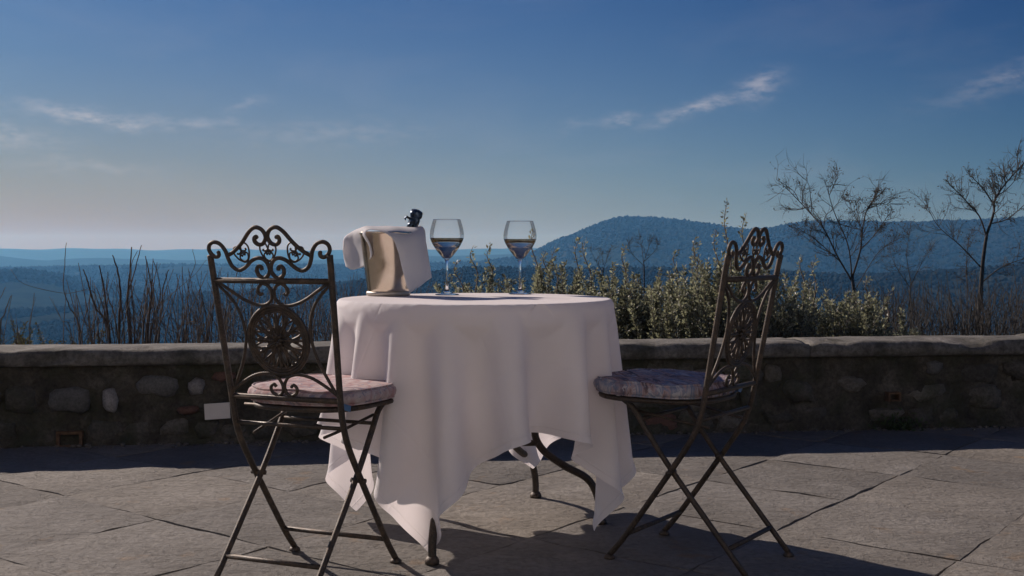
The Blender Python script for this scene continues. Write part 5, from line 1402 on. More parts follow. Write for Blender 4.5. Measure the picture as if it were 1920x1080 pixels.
     [362, 393, 423, 454, 484, 514, 544, 574, 604, 634, 664, 693, 722, 750, 758, 756, 756, 756, 756, 756, 756, 756, 756, 756, 756, 756, 756, 756, 756, 756, 756, 756, 756, 756, 756, 756, 756, 756, 756, 756, 749, 720, 691, 661, 631, 601, 571, 541, 511, 481, 451, 420, 390, 360],
     [367, 397, 428, 459, 489, 520, 550, 581, 611, 641, 672, 701, 730, 756, 756, 756, 756, 756, 756, 756, 756, 756, 756, 756, 756, 756, 756, 756, 756, 756, 756, 756, 756, 756, 756, 756, 756, 756, 756, 756, 754, 728, 699, 669, 639, 609, 578, 548, 517, 487, 457, 426, 395, 365],
     [371, 402, 433, 463, 494, 525, 555, 586, 616, 647, 677, 708, 738, 757, 756, 756, 756, 756, 756, 756, 756, 756, 756, 756, 756, 756, 756, 756, 756, 756, 756, 756, 756, 756, 756, 756, 756, 756, 756, 756, 756, 735, 705, 675, 644, 614, 583, 553, 522, 491, 461, 430, 399, 369],
     [376, 407, 437, 468, 498, 529, 560, 590, 621, 651, 681, 711, 741, 757, 756, 756, 756, 756, 756, 756, 756, 756, 756, 756, 756, 756, 756, 756, 756, 756, 756, 756, 756, 756, 756, 756, 756, 756, 756, 756, 757, 739, 709, 680, 649, 618, 588, 557, 526, 496, 465, 434, 403, 373],
     [375, 406, 437, 468, 499, 530, 560, 591, 621, 651, 681, 711, 742, 758, 756, 756, 756, 756, 756, 756, 756, 756, 756, 756, 756, 756, 756, 756, 756, 756, 756, 756, 756, 756, 756, 756, 756, 756, 756, 756, 758, 741, 710, 681, 651, 621, 591, 560, 530, 499, 468, 438, 407, 376],
     [373, 404, 435, 466, 496, 527, 558, 589, 620, 651, 681, 711, 742, 758, 756, 756, 756, 756, 756, 756, 756, 756, 756, 756, 756, 756, 756, 756, 756, 756, 756, 756, 756, 756, 756, 756, 756, 756, 756, 756, 758, 743, 713, 683, 653, 622, 591, 560, 530, 499, 468, 437, 406, 375],
     [371, 401, 432, 463, 494, 525, 556, 587, 617, 648, 679, 710, 740, 757, 756, 756, 756, 756, 756, 756, 756, 756, 756, 756, 756, 756, 756, 756, 756, 756, 756, 756, 756, 756, 756, 756, 756, 756, 756, 756, 758, 742, 712, 681, 650, 619, 588, 558, 527, 496, 465, 434, 403, 372],
     [368, 399, 429, 460, 491, 522, 552, 583, 614, 644, 675, 705, 735, 756, 756, 756, 756, 756, 756, 756, 756, 756, 756, 756, 756, 756, 756, 756, 756, 756, 756, 756, 756, 756, 756, 756, 756, 756, 756, 756, 757, 736, 706, 677, 646, 616, 585, 554, 524, 493, 462, 431, 401, 370],
     [364, 394, 425, 455, 486, 517, 547, 578, 608, 638, 669, 699, 729, 754, 756, 756, 756, 756, 756, 756, 756, 756, 756, 756, 756, 756, 756, 756, 756, 756, 756, 756, 756, 756, 756, 756, 756, 756, 756, 756, 755, 730, 701, 671, 641, 610, 580, 550, 519, 489, 458, 428, 397, 367],
     [358, 389, 420, 450, 481, 511, 542, 572, 603, 633, 663, 692, 721, 748, 756, 756, 756, 756, 756, 756, 756, 756, 756, 756, 756, 756, 756, 756, 756, 756, 756, 756, 756, 756, 756, 756, 756, 756, 756, 758, 750, 722, 694, 664, 634, 604, 573, 543, 513, 482, 452, 422, 391, 361],
     [354, 384, 415, 445, 476, 506, 536, 566, 595, 625, 654, 682, 711, 739, 758, 756, 756, 756, 756, 756, 756, 756, 756, 756, 756, 756, 756, 756, 756, 756, 756, 756, 756, 756, 756, 756, 756, 756, 756, 760, 741, 713, 685, 656, 626, 597, 567, 537, 507, 476, 446, 416, 385, 355],
     [349, 379, 409, 439, 469, 498, 527, 556, 585, 613, 642, 670, 697, 725, 753, 756, 756, 756, 756, 756, 756, 756, 756, 756, 756, 756, 756, 756, 756, 756, 756, 756, 756, 756, 756, 756, 756, 756, 758, 755, 729, 701, 672, 644, 616, 587, 558, 529, 500, 470, 440, 410, 380, 350],
     [342, 372, 401, 429, 458, 487, 515, 544, 572, 601, 629, 657, 684, 711, 738, 756, 756, 756, 756, 756, 756, 756, 756, 756, 756, 756, 756, 756, 756, 756, 756, 756, 756, 756, 756, 756, 756, 756, 759, 742, 714, 687, 659, 631, 603, 575, 546, 518, 490, 461, 432, 403, 374, 344],
     [332, 360, 389, 418, 446, 475, 503, 532, 560, 587, 615, 642, 669, 695, 719, 745, 756, 756, 756, 756, 756, 756, 756, 756, 756, 756, 756, 756, 756, 756, 756, 756, 756, 756, 756, 756, 756, 759, 749, 724, 699, 672, 645, 617, 590, 562, 534, 506, 477, 449, 420, 392, 364, 335],
     [320, 348, 377, 406, 434, 463, 491, 518, 545, 572, 599, 626, 653, 677, 701, 725, 749, 756, 756, 756, 756, 756, 756, 756, 756, 756, 756, 756, 756, 756, 756, 756, 756, 756, 756, 756, 760, 753, 730, 707, 682, 657, 630, 603, 575, 548, 521, 493, 465, 437, 408, 380, 351, 323],
     [308, 337, 365, 394, 421, 449, 476, 503, 530, 557, 584, 610, 634, 658, 682, 705, 726, 749, 756, 756, 756, 756, 756, 756, 756, 756, 756, 756, 756, 756, 756, 756, 756, 756, 756, 759, 753, 732, 709, 687, 663, 639, 614, 588, 561, 533, 506, 479, 451, 424, 396, 368, 339, 311],
     [297, 325, 352, 380, 407, 434, 461, 488, 515, 541, 566, 591, 614, 638, 661, 683, 705, 725, 745, 756, 757, 756, 756, 756, 756, 756, 756, 756, 756, 756, 756, 756, 756, 758, 758, 749, 731, 710, 688, 666, 643, 619, 595, 571, 545, 519, 491, 464, 437, 409, 382, 354, 327, 299],
     [283, 311, 337, 364, 391, 418, 445, 472, 498, 523, 547, 570, 594, 617, 639, 661, 681, 702, 721, 737, 753, 758, 756, 756, 756, 756, 756, 756, 756, 756, 756, 757, 759, 755, 742, 724, 707, 687, 666, 644, 622, 599, 575, 551, 527, 503, 477, 450, 422, 395, 367, 340, 313, 285],
     [268, 295, 322, 349, 376, 403, 430, 455, 480, 503, 526, 550, 573, 595, 617, 638, 659, 679, 694, 709, 724, 738, 749, 754, 756, 757, 758, 758, 757, 757, 756, 750, 742, 729, 714, 698, 682, 664, 643, 622, 600, 578, 555, 531, 508, 484, 459, 434, 408, 380, 353, 325, 298, 271],
     [253, 280, 307, 334, 361, 387, 412, 436, 459, 482, 506, 529, 551, 573, 594, 615, 635, 653, 668, 683, 697, 710, 722, 729, 736, 742, 742, 741, 739, 737, 732, 722, 713, 702, 688, 672, 656, 639, 620, 599, 578, 556, 534, 511, 487, 464, 440, 416, 391, 365, 339, 311, 284, 256],
     [238, 265, 292, 318, 344, 368, 392, 415, 439, 462, 485, 507, 529, 550, 571, 592, 610, 626, 641, 656, 670, 682, 693, 700, 708, 711, 711, 710, 707, 706, 702, 695, 685, 674, 661, 646, 630, 613, 596, 576, 555, 534, 512, 490, 467, 444, 420, 396, 372, 348, 323, 297, 270, 242],
     [223, 250, 276, 301, 325, 348, 371, 395, 418, 441, 463, 485, 506, 527, 548, 567, 584, 599, 614, 629, 642, 653, 664, 672, 678, 680, 681, 680, 677, 676, 673, 667, 657, 646, 633, 619, 603, 587, 570, 552, 532, 511, 490, 468, 446, 423, 400, 376, 352, 329, 305, 280, 254, 228],
     [207, 233, 257, 281, 304, 328, 351, 374, 397, 419, 441, 462, 483, 504, 524, 542, 557, 572, 587, 601, 613, 624, 635, 643, 648, 650, 651, 649, 647, 645, 642, 638, 629, 617, 605, 592, 577, 560, 544, 528, 509, 488, 467, 446, 424, 402, 379, 356, 332, 309, 285, 261, 237, 212],
     [190, 214, 237, 260, 284, 307, 330, 353, 375, 397, 418, 439, 460, 480, 499, 515, 530, 545, 560, 573, 584, 595, 606, 613, 618, 619, 620, 619, 616, 614, 611, 608, 600, 589, 576, 564, 550, 534, 518, 502, 484, 465, 444, 423, 402, 380, 358, 336, 312, 289, 265, 241, 217, 194],
     [170, 193, 217, 240, 263, 286, 309, 331, 353, 374, 395, 416, 437, 456, 473, 488, 503, 518, 532, 544, 555, 566, 576, 584, 587, 588, 589, 588, 586, 584, 581, 577, 571, 561, 548, 536, 523, 507, 491, 475, 459, 441, 421, 400, 379, 358, 336, 314, 292, 269, 245, 221, 197, 174],
     [150, 173, 196, 219, 242, 265, 287, 309, 330, 351, 372, 393, 413, 431, 446, 461, 476, 491, 504, 516, 526, 537, 547, 553, 556, 557, 558, 558, 556, 553, 550, 547, 541, 532, 520, 507, 495, 481, 465, 449, 433, 416, 398, 377, 356, 335, 314, 292, 270, 248, 225, 201, 178, 154],
     [129, 152, 176, 198, 221, 243, 265, 286, 307, 328, 349, 369, 388, 404, 419, 434, 449, 463, 476, 487, 497, 508, 518, 523, 525, 526, 527, 527, 525, 522, 519, 516, 512, 503, 491, 479, 467, 453, 438, 422, 406, 390, 373, 354, 333, 312, 291, 270, 248, 226, 204, 181, 158, 134],
     [109, 132, 155, 177, 199, 221, 243, 263, 284, 305, 326, 345, 362, 377, 392, 406, 421, 435, 447, 458, 468, 479, 488, 493, 494, 495, 496, 496, 494, 491, 488, 485, 482, 474, 463, 450, 438, 426, 411, 396, 379, 364, 348, 330, 310, 290, 268, 247, 226, 204, 182, 160, 137, 114],
     [88, 111, 133, 155, 177, 199, 220, 240, 261, 282, 302, 320, 335, 350, 364, 379, 394, 407, 418, 429, 439, 450, 458, 462, 463, 464, 465, 465, 464, 460, 457, 455, 451, 445, 435, 422, 410, 398, 384, 369, 353, 337, 321, 305, 287, 267, 246, 224, 203, 182, 161, 139, 116, 94],
     [67, 89, 111, 133, 155, 176, 197, 217, 238, 258, 277, 293, 308, 322, 337, 352, 366, 378, 389, 399, 410, 421, 428, 431, 432, 433, 434, 434, 433, 430, 426, 424, 421, 416, 406, 394, 381, 370, 357, 342, 326, 310, 295, 279, 262, 243, 223, 202, 181, 160, 138, 117, 95, 73],
     [46, 68, 90, 111, 132, 153, 173, 194, 215, 234, 251, 266, 281, 295, 310, 325, 338, 349, 360, 370, 381, 392, 398, 400, 401, 402, 403, 404, 402, 399, 396, 393, 390, 386, 377, 365, 353, 341, 329, 315, 300, 284, 268, 252, 236, 219, 200, 179, 158, 137, 116, 94, 73, 51],
     [24, 46, 67, 89, 109, 130, 150, 171, 191, 209, 224, 239, 253, 268, 283, 297, 309, 320, 331, 341, 352, 362, 368, 369, 370, 371, 372, 373, 371, 368, 365, 362, 360, 356, 349, 337, 325, 313, 301, 288, 273, 257, 241, 226, 210, 194, 176, 156, 135, 114, 93, 72, 51, 29]]]          # x, y and height in millimetres of every grid point of the hanging cloth
cl = np.array(CLOTH_MM, dtype=np.float64).transpose(1, 2, 0) / 1000.0
for _ in range(2):                                # take out the storage steps
    sm = cl.copy()
    sm[1:-1, 1:-1] = 0.5 * cl[1:-1, 1:-1] + 0.125 * (cl[:-2, 1:-1] + cl[2:, 1:-1] + cl[1:-1, :-2] + cl[1:-1, 2:])
    cl = sm
cl = np.array([catmull(cl[i], 3) for i in range(NCL)])          # finer grid
cl = np.array([catmull(cl[:, j], 3) for j in range(cl.shape[1])]).transpose(1, 0, 2)
NCL = cl.shape[0]
cl = cl.reshape(-1, 3)
cl[:, 2] = np.maximum(cl[:, 2], 0.012)
rad = np.hypot(cl[:, 0], cl[:, 1])                # crisp bend where the cloth leaves the table edge
z_ = cl[:, 2].copy()
near_top = z_ > TZ - 0.035
onTop = near_top & (rad < 0.4375)
cl[onTop, 2] = TZ
edge_ = near_top & ~onTop
t_ = np.clip((rad - 0.4375) / 0.008, 0, 1)
cl[edge_, 2] = np.minimum(z_, TZ - 0.007 * t_ ** 2)[edge_]
want = np.where(z_ > TZ - 0.06, 0.4455, 0.4455 - 0.05 * np.clip((TZ - 0.06 - z_) / 0.10, 0, 1))
side = (z_ > TZ - 0.16) & ~onTop & (cl[:, 2] < TZ - 0.003)
k_ = np.where(side, np.maximum(1.0, want / np.maximum(rad, 1e-6)), 1.0)
cl[:, 0] *= k_
cl[:, 1] *= k_
b = MB()
b.add(cl, [(i * NCL + j, i * NCL + j + 1, (i + 1) * NCL + j + 1, (i + 1) * NCL + j) for i in range(NCL - 1) for j in range(NCL - 1)])
tc = b.build('tablecloth', M['cloth'])
uvl = tc.data.uv_layers.new(name='weave')
vi = np.zeros(len(tc.data.loops), dtype=np.int32)
tc.data.loops.foreach_get('vertex_index', vi)
uvl.data.foreach_set('uv', np.stack([(vi // NCL) / (NCL - 1), (vi % NCL) / (NCL - 1)], -1).astype(np.float32).ravel())
tc.location = (TC[0], TC[1], 0)
tag(tc, 'plain white square cloth draped over the round table with hanging corners', 'tablecloth')
sub = tc.modifiers.new('smooth', 'SUBSURF')
sub.levels = sub.render_levels = 1
TOPZ = float(np.median(cl[onTop][:, 2])) + 0.0005

# ------------------------------------------------------------------ wrought iron folding chairs
HW = 0.172


def back(u, z, dy=0.0):
    return np.array([u, -0.304 - (z - 0.507) * 0.188 + dy, z])


def mir(pts, s):
    return [back(u * s, z) for (u, z) in pts]


def make_chair():
    t = empty('folding_chair')
    R = M['iron']
    for s in (-1, 1):
        side = [(0, 0.012), (-0.060, 0.085), (-0.196, 0.276), (-0.262, 0.375), (-0.290, 0.440), (-0.305, 0.507), (-0.333, 0.660), (-0.364, 0.828), (-0.377, 0.894)]
        b = MB()
        pts = catmull([(s * (HW + (0.014 * max(0, (z - .5)) / .39)), y, z) for (y, z) in side], 6)
        b.tube(pts, 0.0088, 8)
        p = b.build('side_post', R, t)
        b = MB()
        b.lathe([(0.003, 0.001), (0.017, 0.001), (0.017, 0.006), (0.011, 0.013), (0.003, 0.016)], 12, (s * HW, 0, 0))
        b.build('foot_pad', R, p)
        b = MB()
        x = s * (HW - 0.019)
        pts = catmull([(x, -0.030, 0.474), (x, -0.068, 0.448), (x, -0.110, 0.390), (x, -0.196, 0.276), (x, -0.422, 0.012)], 6)
        b.tube(pts, 0.0085, 8)
        p = b.build('rear_leg', R, t)
        b = MB()
        b.lathe([(0.003, 0.001), (0.017, 0.001), (0.017, 0.006), (0.011, 0.013), (0.003, 0.016)], 12, (x, -0.422, 0))
        b.build('foot_pad', R, p)
        b = MB()                                  # rivet where the two legs cross
        b.tube([(s * (HW - 0.032), -0.196, 0.276), (s * (HW + 0.013), -0.196, 0.276)], 0.007, 8)
        b.build('rivet', R, t)
        b = MB()                                  # folding brace under the seat
        b.tube([(s * (HW - 0.03), -0.075, 0.440), (s * (HW - 0.045), -0.20, 0.418), (s * (HW - 0.06), -0.29, 0.405)], 0.0042, 6)
        b.build('brace', R, t)
    b = MB()
    b.tube([(-HW, -0.058, 0.082), (HW, -0.058, 0.082)], 0.0072, 8)
    b.build('stretcher', R, t)
    b = MB()
    x = HW - 0.019
    b.tube([(-x, -0.365, 0.078), (x, -0.365, 0.078)], 0.0072, 8)
    b.build('stretcher', R, t)
    b = MB()
    b.tube([(-x, -0.09, 0.418), (x, -0.09, 0.418)], 0.0055, 6)
    b.build('stretcher', R, t)
    b = MB()
    b.tube([(-HW, -0.288, 0.432), (HW, -0.288, 0.432)], 0.006, 6)
    b.build('rear_seat_rail', R, t)
    b = MB()
    b.tube([back(-HW, 0.507), back(HW, 0.507)], 0.0078, 8)
    b.build('bottom_rail', R, t)
    b = MB()
    b.tube([back(-0.182, 0.826), back(0.182, 0.826)], 0.0078, 8)
    b.build('top_rail', R, t)
    # seat ring with cross bars
    b = MB()
    ring = []
    for k in range(49):
        a = 2 * PI * k / 48
        cx, sy = math.cos(a), math.sin(a)
        w = 0.182 if sy > 0 else 0.172
        ring.append((w * math.copysign(abs(cx) ** 0.75, cx), -0.085 + (0.175 if sy > 0 else 0.20) * math.copysign(abs(sy) ** (0.9 if sy > 0 else 0.6), sy), 0.476))
    b.tube(ring, 0.0075, 8, cap=False)
    b.build('seat_frame', R, t)
    b = MB()
    for k in range(7):
        y = -0.25 + k * 0.045
        b.tube([(-0.170, y, 0.477), (0.170, y, 0.477)], 0.004, 4)
    b.build('seat_slats', R, t, kind='stuff')
    top = [(0.0280, 0.9385), (0.0335, 0.9425), (0.0385, 0.9375), (0.0372, 0.9285), (0.0265, 0.9219), (0.0120, 0.9255), (0.0030, 0.9420), (0.0118, 0.9600), (0.0320, 0.9672), (0.0530, 0.9557), (0.0792, 0.9270), (0.1066, 0.9045), (0.1290, 0.8931)]
    scr = [(0.1610, 0.9040), (0.1570, 0.8980), (0.1600, 0.8910), (0.1690, 0.8890), (0.1800, 0.8950), (0.1877, 0.9079), (0.1839, 0.9216), (0.1690, 0.9287), (0.1500, 0.9232), (0.1355, 0.9054), (0.1288, 0.8838), (0.1180, 0.8632), (0.0983, 0.8538), (0.0775, 0.8614),
           (0.0560, 0.8784), (0.0340, 0.8866), (0.0160, 0.8819), (0.0040, 0.8662), (0.0040, 0.8478), (0.0200, 0.8330), (0.0370, 0.8398), (0.0425, 0.8534), (0.0367, 0.8640), (0.0275, 0.8630), (0.0255, 0.8545)]
    low = [(0.0330, 0.7930), (0.0400, 0.7890), (0.0470, 0.7950), (0.0451, 0.8060), (0.0320, 0.8180), (0.0150, 0.8140), (0.0040, 0.7980), (0.0075, 0.7755), (0.0290, 0.7615), (0.0598, 0.7630), (0.0978, 0.7769), (0.1365, 0.7999), (0.1765, 0.8236)]
    arc = [(0.1780, 0.8174), (0.1390, 0.7817), (0.1150, 0.7448), (0.1037, 0.7026), (0.1045, 0.6604), (0.1200, 0.6079), (0.1430, 0.5610), (0.1690, 0.5150)]
    bot = [(0.1690, 0.5190), (0.1319, 0.5454), (0.0880, 0.5680), (0.0460, 0.5747), (0.0180, 0.5660), (0.0035, 0.5450), (0.0055, 0.5240), (0.0200, 0.5150), (0.0372, 0.5225), (0.0410, 0.5370), (0.0310, 0.5455), (0.0235, 0.5385)]
    for (nm, c, r) in (('crest_scroll', top, 0.0058), ('shoulder_scroll', scr, 0.0056), ('inner_scroll', low, 0.0047), ('side_arc', arc, 0.0044), ('lower_scroll', bot, 0.0046)):
        for s in (-1, 1):
            b = MB()
            pts = catmull(mir(c, s), 5)
            rr = np.full(len(pts), r)
            rr[:4] = r * np.array([0.75, 0.85, 0.95, 1.0])
            b.tube(pts, rr, 8)
            b.build(nm, R, t)

    def wires(name, u0, z0, k, tilt):
        """Small heart of thin wire with inner curls."""
        b = MB()
        ca, sa = math.cos(tilt), math.sin(tilt)

        def T(l):
            return catmull([back(u0 + (x * ca - y * sa) * k, z0 + (x * sa + y * ca) * k) for (x, y) in l], 5)
        for s in (-1, 1):
            b.tube(T([(0, .35), (s * .25, .85), (s * .7, .95), (s * 1.0, .4), (s * .8, -.3), (s * .35, -.85), (0, -1.0)]), 0.0024, 5)
            b.tube(T([(s * .55, .30), (s * .62, .18), (s * .42, .12), (s * .12, .22), (0, .35)]), 0.0024, 5)
            b.tube(T([(0, .05), (s * .35, -.02), (s * .55, -.35), (s * .35, -.75), (0, -.9)]), 0.0022, 5)
            b.tube(T([(s * .22, -.30), (s * .15, -.22), (s * .25, -.1), (s * .4, -.15)]), 0.0024, 5)
        b.tube(T([(0, .35), (0, .1), (0, -.25)]), 0.002, 5)
        b.build(name, R, t)
    wires('wire_heart', 0.0, 0.9025, 0.0250, 0.0)
    wires('wire_heart', 0.0810, 0.8990, 0.0250, -0.45)
    wires('wire_heart', -0.0810, 0.8990, 0.0250, 0.45)
    # round openwork medallion
    med = empty('medallion')
    med.parent = t
    MZ = 0.667

    def circ(r, n=48):
        return [back(r * math.cos(2 * PI * k / n), MZ + r * math.sin(2 * PI * k / n)) for k in range(n + 1)]
    b = MB()
    b.tube(circ(0.0925), 0.0056, 6, cap=False)
    b.tube(circ(0.0845), 0.0042, 5, cap=False)
    b.tube(circ(0.0780), 0.0036, 5, cap=False)
    b.build('rim', R, med)
    b = MB()
    for k in range(12):
        a = 2 * PI * k / 12 + PI / 12 * 0

        def Q(rr, da):
            return back(rr * math.cos(a + da), MZ + rr * math.sin(a + da))
        b.tube(catmull([Q(.010, 0), Q(.035, 0), Q(.060, 0), Q(.079, 0)], 3), np.interp(np.arange(10), [0, 4, 9], [.0036, .0058 if k % 2 else .0048, .0038]), 5)
        for s in (-1, 1):
            b.tube(catmull([Q(.036, 0), Q(.050, s * .10), Q(.064, s * .17), Q(.078, s * .245)], 3), 0.0034, 4)
            b.tube(catmull([Q(.018, s * .25), Q(.034, s * .20), Q(.044, s * .06), Q(.056, 0)], 3), 0.0024, 4)
            b.tube(catmull([Q(.058, s * .13), Q(.066, s * .02), Q(.073, 0)], 3), 0.0022, 4)
    b.tube(circ(0.034, 24), 0.0026, 4, cap=False)
    b.build('tracery', R, med, kind='stuff')
    b = MB()
    for k in range(8):
        a = 2 * PI * k / 8
        b.tube(catmull([back(.003 * math.cos(a), MZ + .003 * math.sin(a), -.004), back(.012 * math.cos(a), MZ + .012 * math.sin(a), -.007), back(.021 * math.cos(a), MZ + .021 * math.sin(a), -.002)], 3), [.002, .003, .004, .005, .0045, .003, .0015], 5)
    b.tube(circ(0.008, 12), 0.006, 5, cap=False)
    b.build('rosette', R, med)
    return t


def copy_tree(o, parent=None):
    c = o.copy()
    COL.objects.link(c)
    c.parent = parent
    for ch in [x for x in bpy.data.objects if x.parent == o]:
        copy_tree(ch, c)
    return c


CH_L = ((-0.497, 3.330), -math.atan2(0.379, 0.926))
CH_R = ((0.386, 3.448), math.atan2(0.816, 0.577))
chair = make_chair()
chair.location = (*CH_L[0], 0)
chair.rotation_euler = (0, 0, CH_L[1])
tag(chair, 'dark wrought iron folding chair with scrolled back, seen from behind, left of the table', 'chair', 'iron folding chairs at the table')
chair2 = copy_tree(chair)
chair2.location = (*CH_R[0], 0)
chair2.rotation_euler = (0, 0, CH_R[1])
chair2['label'] = 'dark wrought iron folding chair standing side on at the right of the table'


def make_cushion(mat, label, at_, seed):
    rg = np.random.default_rng(seed)
    n, m = 56, 9
    V, F = [], []
    # rings from the centre of the top, over the edge, to the centre of the underside
    prof = [(0.0, 0.046), (0.3, 0.048), (0.6, 0.050), (0.82, 0.051), (0.93, 0.047), (0.985, 0.038), (1.0, 0.026), (0.99, 0.013), (0.95, 0.004), (0.85, 0.0), (0.4, 0.0), (0.0, 0.0)]
    ph = rg.random() * 20
    for (q, z) in prof:
        for k in range(n):
            a = 2 * PI * k / n
            cx, sy = math.cos(a), math.sin(a)
            x = 0.198 * math.copysign(abs(cx) ** 0.78, cx)
            y = -0.088 + (0.205 if sy > 0 else 0.205) * math.copysign(abs(sy) ** (0.92 if sy > 0 else 0.55), sy)
            if sy < 0:
                x *= 1 - 0.05 * abs(sy) ** 2
            wr = 0.010 * fbm(x * 9 + ph, y * 9, z * 20, 3) * (q ** 2)
            s_ = q * (1 + wr * 1.6)
            zz = z + (0.007 * fbm(x * q * 8 + ph, y * q * 8, 3.0, 3) if z > 0.03 else 0.002 * fbm(x * q * 12, y * q * 12, ph))
            V.append((x * s_, -0.088 + (y + 0.088) * s_, zz * 0.84))
    for i in range(len(prof) - 1):
        for k in range(n):
            k2 = (k + 1) % n
            F.append((i * n + k, i * n + k2, (i + 1) * n + k2, (i + 1) * n + k)[::-1])
    b = MB()
    b.add(V, F)
    o = b.build('seat_cushion', mat)
    (x, y), rz = at_
    o.location = (x, y, 0.4855)
    o.rotation_euler = (0, 0, rz)
    tag(o, label, 'cushion', 'cushions on the iron chairs')
    b = MB()                                      # piping along the upper and lower seam
    for zz, kk in ((0.044, 0.962), (0.007, 0.972)):
        pts = []
        for k in range(n + 1):
            i0 = [p[1] for p in prof]
            row = 4 if zz > .02 else 8
            v = np.array(V[row * n + (k % n)])
            pts.append((v[0] * 1.004, -0.088 + (v[1] + 0.088) * 1.004, v[2]))
        b.tube(pts, 0.0032, 5, cap=False)
    b.build('piping', mat, o)
    b = MB()
    b.box((-0.012, -0.001, -0.014), (0.012, 0.001, 0.004))
    tg = b.build('care_tag', M['tagblue'], o, smooth=False)
    tg.location = (0.166, -0.262, 0.004)
    tg.rotation_euler = (0.3, 0.25, 0.1)
    return o


make_cushion(M['cushion_pink'], 'faded pink patterned seat cushion on the left chair', CH_L, 5)
make_cushion(M['cushion_blue'], 'faded blue grey patterned seat cushion on the right chair', CH_R, 9)


# ------------------------------------------------------------------ wine glasses
def wine_glass(px, Y, label, k):
    x = (px - 960) / FPX * Y
    root = empty('wine_glass', (x, Y, TOPZ))
    tag(root, label, 'wine glass', 'wine glasses on the table')
    b = MB()
    b.lathe([(0.0005, 0.0008), (0.040, 0.0008), (0.0415, 0.0018), (0.040, 0.0030), (0.020, 0.0055), (0.009, 0.011), (0.0052, 0.022), (0.0040, 0.050), (0.0036, 0.085), (0.0044, 0.108), (0.0075, 0.1195), (0.0085, 0.1215), (0.0005, 0.1235)], 40)
    b.build('stem', M['glass'], root)
    bowl = [(0.003, 0.1180), (0.0115, 0.1240), (0.026, 0.1400), (0.0415, 0.1610), (0.0530, 0.1810), (0.0582, 0.1960), (0.0588, 0.2080), (0.0562, 0.2260), (0.0512, 0.2450), (0.0468, 0.2590)]
    bp = catmull([(a, z) for (a, z) in bowl], 4)
    b = MB()
    seg = 56
    V, F = [], []
    for (r, z) in bp:
        for j in range(seg):
            a = 2 * PI * j / seg
            V.append((r * math.cos(a), r * math.sin(a), z))
    for i in range(len(bp) - 1):
        for j in range(seg):
            j2 = (j + 1) % seg
            F.append((i * seg + j, i * seg + j2, (i + 1) * seg + j2, (i + 1) * seg + j))
    b.add(V, F)
    b.build('bowl', M['thin'], root)
    b = MB()
    rr = bp[-1][0]
    b.tube([(rr * math.cos(2 * PI * j / seg), rr * math.sin(2 * PI * j / seg), bp[-1][1]) for j in range(seg + 1)], 0.0006, 5, cap=False)
    b.build('rim', M['glass'], root)
    lvl = 0.1955
    prof = [(0.0005, 0.1245)] + [(r - 0.0012, z + 0.0006) for (r, z) in bp if 0.1255 < z < lvl - 0.001] + [(0.0570, lvl - 0.0006), (0.0560, lvl), (0.0005, lvl)]
    b = MB()
    b.lathe(prof, 56)
    b.build('wine', M['wine'], root)
    root.scale = (k, k, k)
    return root


wine_glass(838, 3.90, 'left large balloon wine glass, part filled, next to the wine cooler', 1.0)
wine_glass(975, 3.97, 'right large balloon wine glass, part filled, standing alone near the back rim', 0.985)

# ------------------------------------------------------------------ wine cooler with bottle and napkin
BX, BY = (728 - 960) / FPX * 3.84, 3.84
bk = empty('wine_cooler', (BX, BY, TOPZ))
tag(bk, 'tapered steel wine cooler under a white napkin on the left of the table', 'wine cooler')
b = MB()
b.lathe([(0.001, 0.006), (0.066, 0.006), (0.070, 0.010), (0.0715, 0.024), (0.083, 0.110), (0.0945, 0.205), (0.0975, 0.209), (0.0975, 0.2145), (0.0935, 0.216), (0.0915, 0.209), (0.080, 0.110), (0.068, 0.020), (0.001, 0.016)], 64, close=False)
body = b.build('body', M['bucket'], bk)
b = MB()
b.lathe([(0.001, 0.0008), (0.071, 0.0008), (0.0745, 0.004), (0.0745, 0.011), (0.0725, 0.015), (0.060, 0.0156), (0.001, 0.0156)], 64)
b.build('base_rim', M['rim'], bk)

bt = empty('champagne_bottle')
tag(bt, 'dark bottle with crumpled blue black foil neck leaning in the wine cooler', 'bottle')
foot = np.array([BX + 0.012, BY + 0.03, TOPZ + 0.035])
tip = at(783, 394, BY + 0.045)
ax = Vector(tip - foot)
bt.location = foot
bt.rotation_mode = 'QUATERNION'
bt.rotation_quaternion = Vector((0, 0, 1)).rotation_difference(ax.normalized())
LB = ax.length
b = MB()
b.lathe([(0.001, 0.0), (0.038, 0.0), (0.041, 0.005), (0.041, LB - 0.170), (0.036, LB - 0.140), (0.024, LB - 0.105), (0.0175, LB - 0.075), (0.015, LB - 0.04), (0.001, LB - 0.036)], 36)
b.build('body', M['bottle'], bt)
b = MB()
fp = [(0.0185, LB - 0.095), (0.0182, LB - 0.075), (0.0172, LB - 0.055), (0.0190, LB - 0.042), (0.0195, LB - 0.036), (0.0172, LB - 0.030), (0.0205, LB - 0.022), (0.0220, LB - 0.012), (0.0195, LB - 0.003), (0.012, LB), (0.001, LB + 0.001)]
V, F = [], []
seg = 26
for (r, z) in fp:
    for j in range(seg):
        a = 2 * PI * j / seg
        k = 1 + 0.16 * fbm(math.cos(a) * 2.2, math.sin(a) * 2.2, z * 80, 3)
        V.append((r * k * math.cos(a), r * k * math.sin(a), z + 0.003 * fbm(math.cos(a) * 2, math.sin(a) * 2, z * 50 + 9)))
for i in range(len(fp) - 1):
    for j in range(seg):
        j2 = (j + 1) % seg
        F.append((i * seg + j, i * seg + j2, (i + 1) * seg + j2, (i + 1) * seg + j))
b.add(V, F)
b.build('foil', M['foil'], bt)
b = MB()                                          # torn foil flap and twisted wire loop
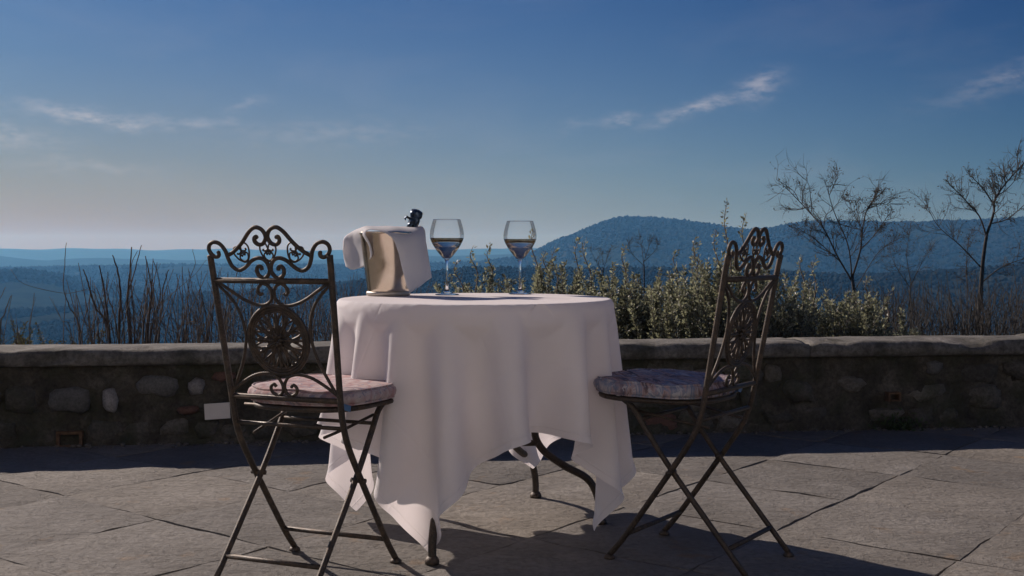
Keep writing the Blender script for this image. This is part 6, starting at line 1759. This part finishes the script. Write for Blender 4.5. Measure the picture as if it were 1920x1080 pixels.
b.tube([(-0.016, -0.008, LB - 0.036), (-0.026, -0.012, LB - 0.034), (-0.031, -0.011, LB - 0.040), (-0.027, -0.010, LB - 0.046)], [0.004, 0.0045, 0.004, 0.002], 5)
b.tube([(0.0195 * math.cos(k * PI / 8), 0.0195 * math.sin(k * PI / 8), LB - 0.033 + 0.001 * math.sin(k * 2)) for k in range(17)], 0.0016, 5, cap=False)
b.build('wire_cage', M['foil'], bt)

NAP = [  # rows run from the left flap over the cooler to the right flap; each row front edge to back edge as (px, py, distance)
    [(696, 482, 3.760), (684, 499, 3.815), (664, 505, 3.875), (648, 501, 3.905)],
    [(697, 474, 3.755), (684, 478, 3.825), (662, 484, 3.885), (644, 483, 3.900)],
    [(692, 455, 3.750), (680, 456, 3.830), (658, 460, 3.895), (643, 461, 3.905)],
    [(685, 438, 3.745), (674, 436, 3.820), (660, 437, 3.895), (649, 442, 3.920)],
    [(693, 430, 3.742), (685, 427, 3.81), (682, 426, 3.88), (680, 428, 3.95)],
    [(713, 432, 3.735), (712, 427, 3.80), (716, 425, 3.88), (720, 426, 3.95)],
    [(733, 444, 3.725), (744, 432, 3.77), (760, 426, 3.86), (766, 426, 3.94)],
    [(743, 462, 3.722), (759, 452, 3.745), (781, 437, 3.80), (793, 427, 3.885)],
    [(751, 490, 3.722), (766, 484, 3.740), (787, 470, 3.78), (798, 455, 3.84)],
    [(759, 520, 3.722), (775, 515, 3.740), (794, 502, 3.77), (804, 488, 3.82)],
    [(768, 549, 3.722), (783, 540, 3.735), (797, 530, 3.762), (809, 520, 3.81)],
]
G = np.array([[at(*c) for c in row] for row in NAP])
rows = np.array([catmull(G[i], 6) for i in range(G.shape[0])])
grid = np.array([catmull(rows[:, j], 6) for j in range(rows.shape[1])]).transpose(1, 0, 2)
ni, nj = grid.shape[:2]
for i in range(ni):
    for j in range(nj):
        p = grid[i, j]
        grid[i, j] = p + np.array([0.001, 0.0075, 0.0030]) * fbm(p[0] * 26, p[1] * 10, p[2] * 11, 4)
c = grid.reshape(-1, 3).mean(0)
b = MB()
b.add(grid.reshape(-1, 3) - c, [(i * nj + j, i * nj + j + 1, (i + 1) * nj + j + 1, (i + 1) * nj + j) for i in range(ni - 1) for j in range(nj - 1)])
nk = b.build('napkin', M['napkin'])
nk.location = c
sol = nk.modifiers.new('thickness', 'SOLIDIFY')
sol.thickness = 0.0022
sol.offset = 0
tag(nk, 'white linen napkin draped over the wine cooler with both ends hanging', 'napkin')
